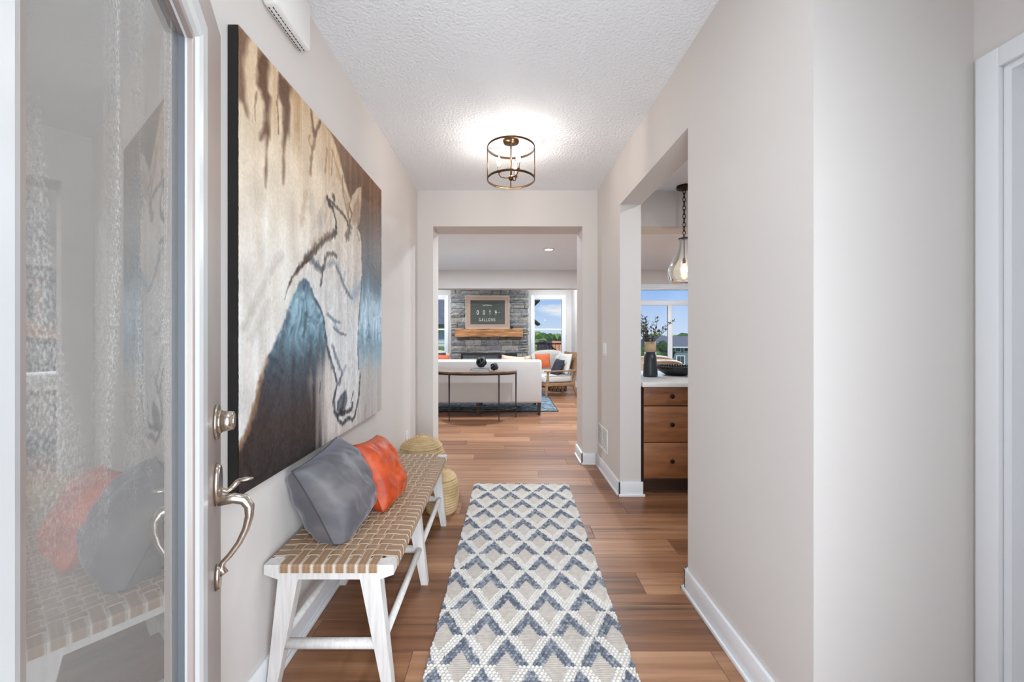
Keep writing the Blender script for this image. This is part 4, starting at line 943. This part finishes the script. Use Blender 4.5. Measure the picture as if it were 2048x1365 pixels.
# ------------------------------------------------------------------ sofa
mat('linen', (214, 212, 210), .9, var=.05, vscale=120, bump=.35, bscale=500); mat('dark_leg', (58, 40, 32), .5)
sf = thing('sofa', 'long cream linen sofa with its back to the hall', 'sofa', (-.55, 6.9, 0))
MB().box(-1.66, .582, 6.41, 6.60, .19, .885, .035).build('back', 'linen', sf)
for x0 in (-1.66, .437): MB().box(x0, x0 + .145, 6.60, 7.36, .19, .66, .04).build('arm', 'linen', sf)
MB().box(-1.515, .437, 6.60, 7.34, .19, .30, .02).build('base', 'linen', sf)
for i in range(3): MB().box(-1.512 + i * .65, -1.512 + (i + 1) * .65 - .004, 6.61, 7.36, .30, .46, .035).build('seat_cushion', 'linen', sf)
for i in range(3): MB().box(-1.508 + i * .65, -1.512 + (i + 1) * .65 - .008, 6.61, 6.80, .462, .84, .05).build('back_cushion', 'linen', sf)
for x0 in (-1.60, -.44, .54):
    for yy in (6.44, 7.30):
        MB().taper((x0, yy, 0.012 if yy > 6.7 else .001), .040, .040, (x0, yy, .195), .062, .062).build('leg', 'dark_leg', sf)
mat('tan_pillow', (186, 160, 138), .9, var=.1, vscale=20)
pillow('sofa_pillow', 'tan pillow peeking over the sofa back, left of the pair', .42, .42, .13, 'tan_pillow', (.12, 6.90, .725), (.98, .1, -.10), (.08, -.22, .97), 'tan pillows on the sofa', None, 5, .006, 18)
pillow('sofa_pillow', 'tan pillow peeking over the sofa back, right of the pair', .40, .40, .12, 'tan_pillow', (.27, 7.03, .715), (.97, .05, .14), (-.1, -.30, .95), 'tan pillows on the sofa', None, 8, .006, 18)

# console table
mat('console_top', (128, 102, 84), .5, col2=(98, 76, 62), vscale=4, stretch=(1, 8, 1)); mat('iron', (52, 48, 46), .5, .5, var=.2, vscale=40)
CXC, CW, CB = -.468, .645, 6.27
ct = thing('console_table', 'half-round console table with dark iron legs behind the sofa', 'console table', (CXC, 6.1, 0))
arc = [(CXC + CW * math.cos(a), CB - .37 * math.sin(a) ** .8) for a in [math.pi * i / 40 for i in range(41)]]
MB().prism(arc[::-1], .712, .738).build('top', 'console_top', ct)
arc2 = [(CXC + (CW - .015) * math.cos(a), CB - .003 - .35 * math.sin(a) ** .8) for a in [math.pi * i / 40 for i in range(41)]]
MB().tube([(x, y, .699) for x, y in arc2], .012, 6).build('apron', 'iron', ct)
def leg(x, y): MB().taper((x, y, 0), .012, .012, (x, y, .712), .024, .024).build('leg', 'iron', ct)
leg(-.838, 5.955); leg(-.098, 5.955); leg(CXC + CW - .014, CB - .02); leg(CXC - CW + .014, CB - .02)
q = lambda z, s=1.: [(CXC + (CW - .014) * math.cos(a), CB - .02 - .315 * math.sin(a) ** .8 * s, z) for a in [math.pi * i / 24 for i in range(25)]]
MB().tube(q(.16), .007, 6).build('curved_stretcher', 'iron', ct)
MB().tube([(CXC - CW + .014, CB - .02, .16), (CXC + CW - .014, CB - .02, .16)], .007, 6).build('back_stretcher', 'iron', ct)
MB().tube(q(.16, -.0 + .45), .006, 6).build('inner_stretcher', 'iron', ct)
# books and knots on the console
mat('page_white', (228, 226, 222), .8); mat('cover_slate', (92, 100, 112), .6); mat('cover_navy', (52, 60, 74), .6)
def book(label, x, y, z, w, d, h, cov, rz):
    t = thing('book', label, 'book', (x, y, z), rz, 'books on the console table')
    MB().box(-w / 2, w / 2, -d / 2, d / 2, 0, .003).box(-w / 2, w / 2, -d / 2, d / 2, h - .003, h).box(-w / 2, w / 2, d / 2 - .003, d / 2, .003, h - .003).build('cover', cov, t, False)
    MB().box(-w / 2 + .005, w / 2 - .005, -d / 2 + .005, d / 2 - .004, .003, h - .003).build('pages', 'page_white', t, False)
book('dark navy book at the bottom of the console stack', -.39, 6.10, .7385, .285, .20, .026, 'cover_navy', 0); book('slate grey book on top of the navy book', -.38, 6.10, .765, .27, .19, .022, 'cover_slate', R(3))
knot('knot_sculpture', 'large black knot sculpture standing on the two books', (-.365, 6.10, .787 + .088), .090, 2, 'black knot sculptures')
knot('knot_sculpture', 'smaller black knot sculpture on the bare console top', (-.17, 6.10, .738 + .070), .071, 9, 'black knot sculptures')
# blue rug
def blue_rug():
    m = mat('blue_wool', (134, 148, 158), .95, col2=(68, 80, 94), vscale=14, bump=.6, bscale=160, lo=.36, hi=.64, spec=.1)
    o = MB().box(-2.15, .885, 6.72, 9.05, .0005, .012, .003).build('area_rug', m)
    tag(o, 'mottled blue area rug under the sofa', 'rug'); e = MB().box(-2.15, .885, 6.714, 6.726, .0005, .0135).box(.879, .891, 6.714, 9.05, .0005, .0135).build('binding', 'slot_dark', o)
blue_rug()

# ------------------------------------------------------------------ lounge chair
mat('ash_wood', (160, 126, 92), .5, col2=(128, 96, 68), vscale=5, stretch=(8, 8, 1.5)); mat('pale_cushion', (198, 192, 185), .9, var=.06, vscale=90, bump=.3, bscale=400)
lc = thing('lounge_chair', 'wood framed lounge chair with pale cushions beyond the sofa', 'armchair', (1.03, 8.50, 0), R(20))
P = lambda n, m, mb: mb.build(n, m, lc, False)
for sy_ in (-1, 1):
    yy = sy_ * .30
    P('leg', 'ash_wood', MB().taper((-.33, yy, 0), .026, .028, (-.31, yy, .31), .048, .04))
    P('leg', 'ash_wood', MB().taper((.38, yy, 0), .026, .028, (.29, yy, .31), .05, .04))
    P('arm_post', 'ash_wood', MB().taper((-.30, yy, .30), .046, .036, (-.285, yy, .53), .04, .036))
    P('arm', 'ash_wood', MB().box(-.36, .33, yy - .032, yy + .032, .53, .556, .006))
    P('side_rail', 'ash_wood', MB().box(-.33, .31, yy - .02, yy + .02, .235, .30, .004))
    P('back_post', 'ash_wood', MB().hull([(.27, yy - .018, .27), (.315, yy - .018, .27), (.315, yy + .018, .27), (.27, yy + .018, .27)], [(.425, yy - .018, .92), (.455, yy - .018, .92), (.455, yy + .018, .92), (.425, yy + .018, .92)]))
P('front_rail', 'ash_wood', MB().box(-.33, -.295, -.28, .28, .235, .30, .004)); P('back_rail', 'ash_wood', MB().box(.27, .305, -.28, .28, .235, .30, .004))
P('back_panel', 'ash_wood', MB().hull([(.36, -.283, .56), (.376, -.283, .56), (.376, .283, .56), (.36, .283, .56)], [(.430, -.283, .915), (.448, -.283, .915), (.448, .283, .915), (.430, .283, .915)]))
for i in range(5): P('back_slat', 'ash_wood', MB().hull([(.287, -.24 + i * .12 - .012, .29), (.30, -.24 + i * .12 - .012, .29), (.30, -.24 + i * .12 + .012, .29), (.287, -.24 + i * .12 + .012, .29)], [(.36, -.24 + i * .12 - .012, .565), (.373, -.24 + i * .12 - .012, .565), (.373, -.24 + i * .12 + .012, .565), (.36, -.24 + i * .12 + .012, .565)]))
P('seat_cushion', 'pale_cushion', MB().box(-.35, .27, -.275, .275, .302, .445, .035))
def rot20(v): a = R(20); return (v[0] * math.cos(a) - v[1] * math.sin(a), v[0] * math.sin(a) + v[1] * math.cos(a), v[2])
def at_chair(v): q = rot20(v); return (1.03 + q[0], 8.50 + q[1], q[2])
pillow('back_cushion', 'pale loose back cushion against the lounge chair back', .50, .46, .13, 'pale_cushion', at_chair((.245, .0, .665)), rot20((0, 1, 0)), rot20((.24, 0, .97)), None, None, 3, .006, 18)
mat('knit_navy', (52, 54, 66), .9, col2=(26, 28, 36), vscale=30)
pillow('accent_pillow', 'dark navy knit pillow standing in the lounge chair seat', .36, .36, .12, 'knit_navy', at_chair((.07, -.02, .60)), rot20((0, 1, .05)), rot20((.42, 0, .9)), None, None, 13, .008, 18)
# wire drum table base
wd_ = thing('wire_drum', 'low round black wire drum on the floor behind the lounge chair', 'side table', (1.20, 9.26, 0))
for z in (.008, .20): MB().ring((1.20, 9.26, z), .21, .006, 32, 6).build('hoop', 'black_metal', wd_)
for k in range(14):
    a, b2 = 2 * math.pi * k / 14, 2 * math.pi * (k + 1) / 14; f = lambda t, z: (1.20 + .21 * math.cos(t), 9.26 + .21 * math.sin(t), z)
    MB().tube([f(a, .008), f((a + b2) / 2, .20)], .005, 6).tube([f((a + b2) / 2, .20), f(b2, .008)], .005, 6).build('wire', 'black_metal', wd_)
MB().lathe([(.215, .206), (.22, .21), (.22, .228), (.215, .232)], (1.20, 9.26, 0), 32).build('top', 'ash_wood', wd_)
# tub chairs
def tub(label, loc, rz):
    t = thing('tub_chair', label, 'armchair', loc, rz, 'white tub chairs by the windows')
    def sh(off):
        def fn(a, b):
            th = R(-125 + 250 * a); r = .36 + off + .03 * b; top = .46 + .36 * (math.cos(th / 2) ** .7 if abs(th) < math.pi else 0); return (r * math.sin(th), r * math.cos(th), .10 + (top - .02) * b)
        return fn
    o = MB().grid(sh(0), 36, 8); i = MB().grid(sh(-.085), 36, 8); k = len(o.v); m = MB(); m.add(o.v, o.f, True); m.add(i.v, [f[::-1] for f in i.f], True); n = 36
    for a in range(n - 1): m.f.append((7 * n + a, 7 * n + a + 1, k + 7 * n + a + 1, k + 7 * n + a)); m.f.append((a, k + a, k + a + 1, a + 1))
    for b in range(7): m.f.append((b * n, (b + 1) * n, k + (b + 1) * n, k + b * n)); m.f.append((b * n + n - 1, k + b * n + n - 1, k + (b + 1) * n + n - 1, (b + 1) * n + n - 1))
    m.sm += [True] * (len(m.f) - len(m.sm)); m.build('shell', 'pale_cushion', t, False)
    MB().lathe([(.20, .10), (.27, .11), (.28, .28), (.275, .40), (.25, .44), (.05, .45)], (0, -.02, 0), 32).build('seat', 'pale_cushion', t, False)
    MB().lathe([(.22, .001), (.22, .035), (.06, .045), (.06, .10)], (0, 0, 0), 28).build('swivel_base', 'dark_leg', t, False)
    return t
t1 = tub('white tub chair in front of the right living room window', (1.03, 10.02, 0), R(-18))
dup(t1, (-1.80, 10.02, 0), R(22), 'white tub chair in front of the left living room window')
mat('rust_linen', (216, 112, 70), .85, var=.12, vscale=30)
pillow('accent_pillow', 'rust orange pillow in the right tub chair', .38, .36, .13, 'rust_linen', (.93, 9.98, .635), (.98, .1, .03), (.0, .24, .97), 'rust orange pillows in the tub chairs', None, 6, .006, 18)
pillow('accent_pillow', 'rust orange pillow in the left tub chair', .36, .34, .12, 'rust_linen', (-1.56, 9.84, .63), (.95, .2, -.06), (.0, .22, .97), 'rust orange pillows in the tub chairs', None, 16, .006, 18)
mat('dark_pattern', (70, 64, 78), .9, col2=(28, 26, 34), vscale=22)
pillow('accent_pillow', 'dark patterned pillow in the left tub chair behind the rust one', .38, .36, .10, 'dark_pattern', (-1.68, 9.98, .66), (.96, .05, .02), (.0, .26, .97), None, None, 26, .006, 18)

# ------------------------------------------------------------------ outdoors
def sm(t): t = max(0, min(1, t)); return t * t * (3 - 2 * t)
def gz(x, y): return -.30 + 1.0 * sm((2.2 - x) / 3.2) * sm((y - 11.5) / 7) - 3.3 * sm((x - 3) / 14) * sm((y - 13) / 38)
mat('lawn_green', (112, 138, 72), .95, col2=(78, 108, 48), vscale=1.5)
L = MB().grid(lambda a, b: (-40 + 130 * a, 10.9 + 130 * b * b, gz(-40 + 130 * a, 10.9 + 130 * b * b)), 90, 60).build('lawn', 'lawn_green')
tag(L, 'mown green lawn falling away behind the house', 'grass', kind='stuff')
mat('clay', (212, 150, 112), .95, col2=(186, 126, 90), vscale=3)
cb_ = MB().grid(lambda a, b: (2.0 + 3.2 * a, 22 + 6 * b, -.5 + .85 * sm(b * 1.4) + .45 * sm(b) + .05 * math.sin(9 * a + 4 * b)), 24, 14).build('clay_bank', 'clay')
tag(cb_, 'bare orange clay bank below the hedge', 'earth', kind='stuff')
mat('siding_grey', (196, 200, 206), .8); mat('siding_blue', (118, 132, 140), .8); mat('shingle', (112, 118, 126), .9, col2=(84, 90, 98), vscale=6, stretch=(1, 3, 3)); mat('fascia_dark', (60, 60, 62), .6); mat('far_glass', (70, 86, 96), .2)
def siding(mb, x0, x1, y, z0, z1, step):
    z = z0
    while z < z1: zt = min(z + step, z1); mb.hull([(x0, y, z), (x0, y - .02, z), (x0, y - .004, zt), (x0, y, zt)], [(x1, y, z), (x1, y - .02, z), (x1, y - .004, zt), (x1, y, zt)]); z += step
    return mb
hA = thing('neighbour_house', 'pale sided neighbour house with grey shingle roof close behind the windows', 'house', (-3, 22, .5))
MB().box(-11, -1.2, 20, 26, .2, 1.75).build('wing_wall', 'siding_grey', hA); siding(MB(), -11, -1.2, 20, .2, 1.70, .16).build('siding', 'siding_grey', hA)['kind'] = 'stuff'
MB().hull([(-11.3, 19.6, 1.72), (-11.3, 24, 3.75), (-11.3, 28, 1.72)], [(-1.0, 19.6, 1.72), (-1.0, 24, 3.75), (-1.0, 28, 1.72)]).build('wing_roof', 'shingle', hA)
MB().box(-11.3, -1.0, 19.5, 19.6, 1.66, 1.80).build('gutter', 'fascia_dark', hA)
MB().box(-1.2, 1.45, 21, 28, -.1, 3.1).build('main_wall', 'siding_grey', hA)
MB().hull([(-1.5, 20.6, 3.05), (-1.5, 24.5, 5.2), (-1.5, 28.4, 3.05)], [(1.75, 20.6, 3.05), (1.75, 24.5, 5.2), (1.75, 28.4, 3.05)]).build('main_roof', 'shingle', hA)
MB().box(-1.5, 1.75, 20.5, 20.6, 3.0, 3.12).box(1.70, 1.78, 20.6, 28.4, 3.0, 3.1).build('gutter', 'fascia_dark', hA)
MB().hull([(1.45, 20.9, 2.15), (1.45, 20.9, 2.05), (1.45, 23, 2.05), (1.45, 23, 2.15)], [(1.82, 20.9, 1.86), (1.82, 20.9, 1.78), (1.82, 23, 1.78), (1.82, 23, 1.86)]).build('side_awning', 'fascia_dark', hA)
hB = thing('neighbour_house', 'blue-grey neighbour house with white windows down the slope', 'house', (28, 62, -3.5))
YB = 60
MB().box(23.0, 36, YB, YB + 9, -4.2, -.55).build('wall', 'siding_blue', hB); siding(MB(), 23.0, 36, YB, -4.0, -.6, .25).build('siding', 'siding_blue', hB)['kind'] = 'stuff'
MB().hull([(22.5, YB - .5, -.62), (22.5, YB + 4.5, 1.0), (22.5, YB + 9.5, -.62)], [(36.5, YB - .5, -.62), (36.5, YB + 4.5, 1.0), (36.5, YB + 9.5, -.62)]).build('roof', 'shingle', hB)
MB().box(22.5, 36.5, YB - .58, YB - .5, -.72, -.56).build('gutter', 'trim_white', hB)
for (x0, x1, z0, z1) in ((23.8, 24.6, -1.25, -.75), (25.5, 26.2, -1.25, -.75), (26.8, 27.9, -1.25, -.75), (25.7, 26.8, -3.15, -2.0), (27.5, 28.2, -2.6, -1.9), (29.2, 30.2, -1.25, -.75), (29.4, 30.6, -3.1, -2.0)):
    f = MB().box(x0 - .12, x1 + .12, YB - .06, YB, z0 - .12, z1 + .12).build('window', 'trim_white', hB)
    for k in range(2): w = (x1 - x0) / 2; MB().box(x0 + k * w + .02, x0 + (k + 1) * w - .02, YB - .08, YB - .055, z0, z1).build('pane', 'far_glass', f)
mat('foliage', (86, 122, 62), .9, col2=(42, 66, 30), vscale=3.5, bump=1., bscale=8, bdist=.1); mat('foliage_pale', (142, 166, 96), .9, col2=(90, 118, 60), vscale=3, bump=1., bscale=6, bdist=.1); mat('foliage_dark', (58, 88, 46), .9, col2=(28, 46, 24), vscale=6, bump=1., bscale=10, bdist=.1); mat('bark', (92, 76, 60), .9)
rt = random.Random(12)
def tree(label, x, y, ztop, r, m, group, tall=1.):
    g = gz(x, y); t = thing('tree', label, 'tree', (x, y, g), 0, group); c = MB(); zc = ztop - r * tall
    for k in range(14):
        d = Vector((rt.gauss(0, 1), rt.gauss(0, 1), rt.gauss(0, 1))).normalized(); q = (x + d.x * r * .55, y + d.y * r * .55, zc + d.z * r * .55 * tall); c.ball(q, r * rt.uniform(.38, .55), 3, (1, 1, tall), nz=.45, ns=3.2)
    c.build('crown', m, t); MB().tube([(x, y, g - .1), (x, y, max(zc, g + .3))], max(.06, r * .09), 8).build('trunk', 'bark', t)
def conifer(label, x, y, h, g0, m, group):
    t = thing('conifer', label, 'tree', (x, y, g0), 0, group); c = MB(); prof = [(.10, .04), (.23, .15), (.24, .35), (.19, .62), (.10, .85), (.01, 1.0)]
    vs = MB().lathe([(r, z * h) for r, z in prof], (x, y, g0), 14); vs.v = [tuple(Vector(p) + Vector((mnoise.noise(Vector(p) * 5), mnoise.noise(Vector(p) * 5 + Vector((3, 1, 2))), 0)) * .05) for p in vs.v]; vs.build('crown', m, t); MB().tube([(x, y, g0 - .05), (x, y, g0 + .2)], .03, 6).build('trunk', 'bark', t)
for k, x in enumerate((3.25, 3.62, 3.99, 4.36, 4.73)):
    conifer('dark clipped conifer %s of the hedge row beyond the clay bank' % ('leftmost', 'second from the left', 'in the middle', 'second from the right', 'rightmost')[k], x, 29.5 + .1 * (k % 2), 1.0 + .1 * rt.random(), .15, 'foliage_dark', 'clipped hedge conifers')
for lab, x, y, zt, r, m in (('pale round tree left of the hedge row', 2.9, 33, 1.0, .8, 'foliage_pale'), ('green tree just behind the hedge row', 4.5, 46, 1.55, 1.5, 'foliage'), ('broad pale tree behind the hedge row', 6.6, 52, 1.6, 1.7, 'foliage_pale'), ('far green tree on the skyline right of the hedge', 9.6, 58, 1.75, 2.0, 'foliage'), ('far tree on the skyline above the clay bank', 5.2, 64, 1.9, 1.9, 'foliage_pale')): tree(lab, x, y, zt, r, m, 'trees seen through the living room window')
for lab, x, y, zt, r, m in (('leafy tree low behind the vase', 14.6, 41, .15, 1.6, 'foliage'), ('dark green tree right of the vase', 17.3, 44.5, .55, 1.35, 'foliage_dark'), ('bushy green shrub tree at the window foot left of the vase', 13.2, 36, -.6, 1.3, 'foliage_pale'), ('tree beside the gable of the blue-grey house', 20.5, 56, .2, 1.7, 'foliage'), ('pale tree line top behind the blue-grey house', 36, 88, 2.0, 3.2, 'foliage_pale'), ('green tree top behind the blue-grey roof', 41.5, 94, 1.6, 3.0, 'foliage'), ('pale far tree at the right behind the blue-grey roof', 31, 84, 1.3, 2.4, 'foliage_pale'), ('low hedge tree before the blue-grey house', 26.8, 56, -2.7, .9, 'foliage')): tree(lab, x, y, zt, r, m, 'trees seen through the dining window')
# deck and railing outside the right-hand living room window
dk_ = MB().box(.2, 4.2, 10.95, 12.7, -.34, -.16); 
tag(dk_.build('deck', 'outdoor_grey'), 'small grey deck outside the right living room window', 'deck')
rl = thing('deck_railing', 'black metal deck railing outside the right living room window', 'railing', (1.5, 12.6, -.16))
MB().box(.2, 3.0, 12.58, 12.62, .98, 1.02).build('top_rail', 'black_metal', rl); MB().box(.2, 3.0, 12.585, 12.615, -.06, -.03).build('bottom_rail', 'black_metal', rl)
for i in range(25): MB().box(.25 + i * .11, .262 + i * .11, 12.594, 12.606, -.16 if i % 8 == 0 else -.06, .98).build('baluster', 'black_metal', rl)
sr = thing('stair_railing', 'black sloping stair handrail beyond the deck railing', 'railing', (2.2, 17, -.2))
MB().tube([(1.75, 17, .92), (2.75, 17, .18)], .03, 8).build('handrail', 'black_metal', sr)
for i in range(9): t = i / 8; x = 1.75 + t; MB().box(x - .01, x + .01, 16.99, 17.01, gz(x, 17), .92 - .74 * t).build('baluster', 'black_metal', sr)
gp_ = thing('garden_post', 'dark stone gate post with domed cap in the yard', 'post', (1.66, 18, gz(1.66, 18)))
MB().box(1.52, 1.80, 17.86, 18.14, gz(1.66, 18) - .1, .92, .01).build('shaft', 'fascia_dark', gp_); MB().lathe([(.18, .92), (.18, .96), (.12, 1.03), (.01, 1.06)], (1.66, 18, 0), 20).build('cap', 'fascia_dark', gp_)
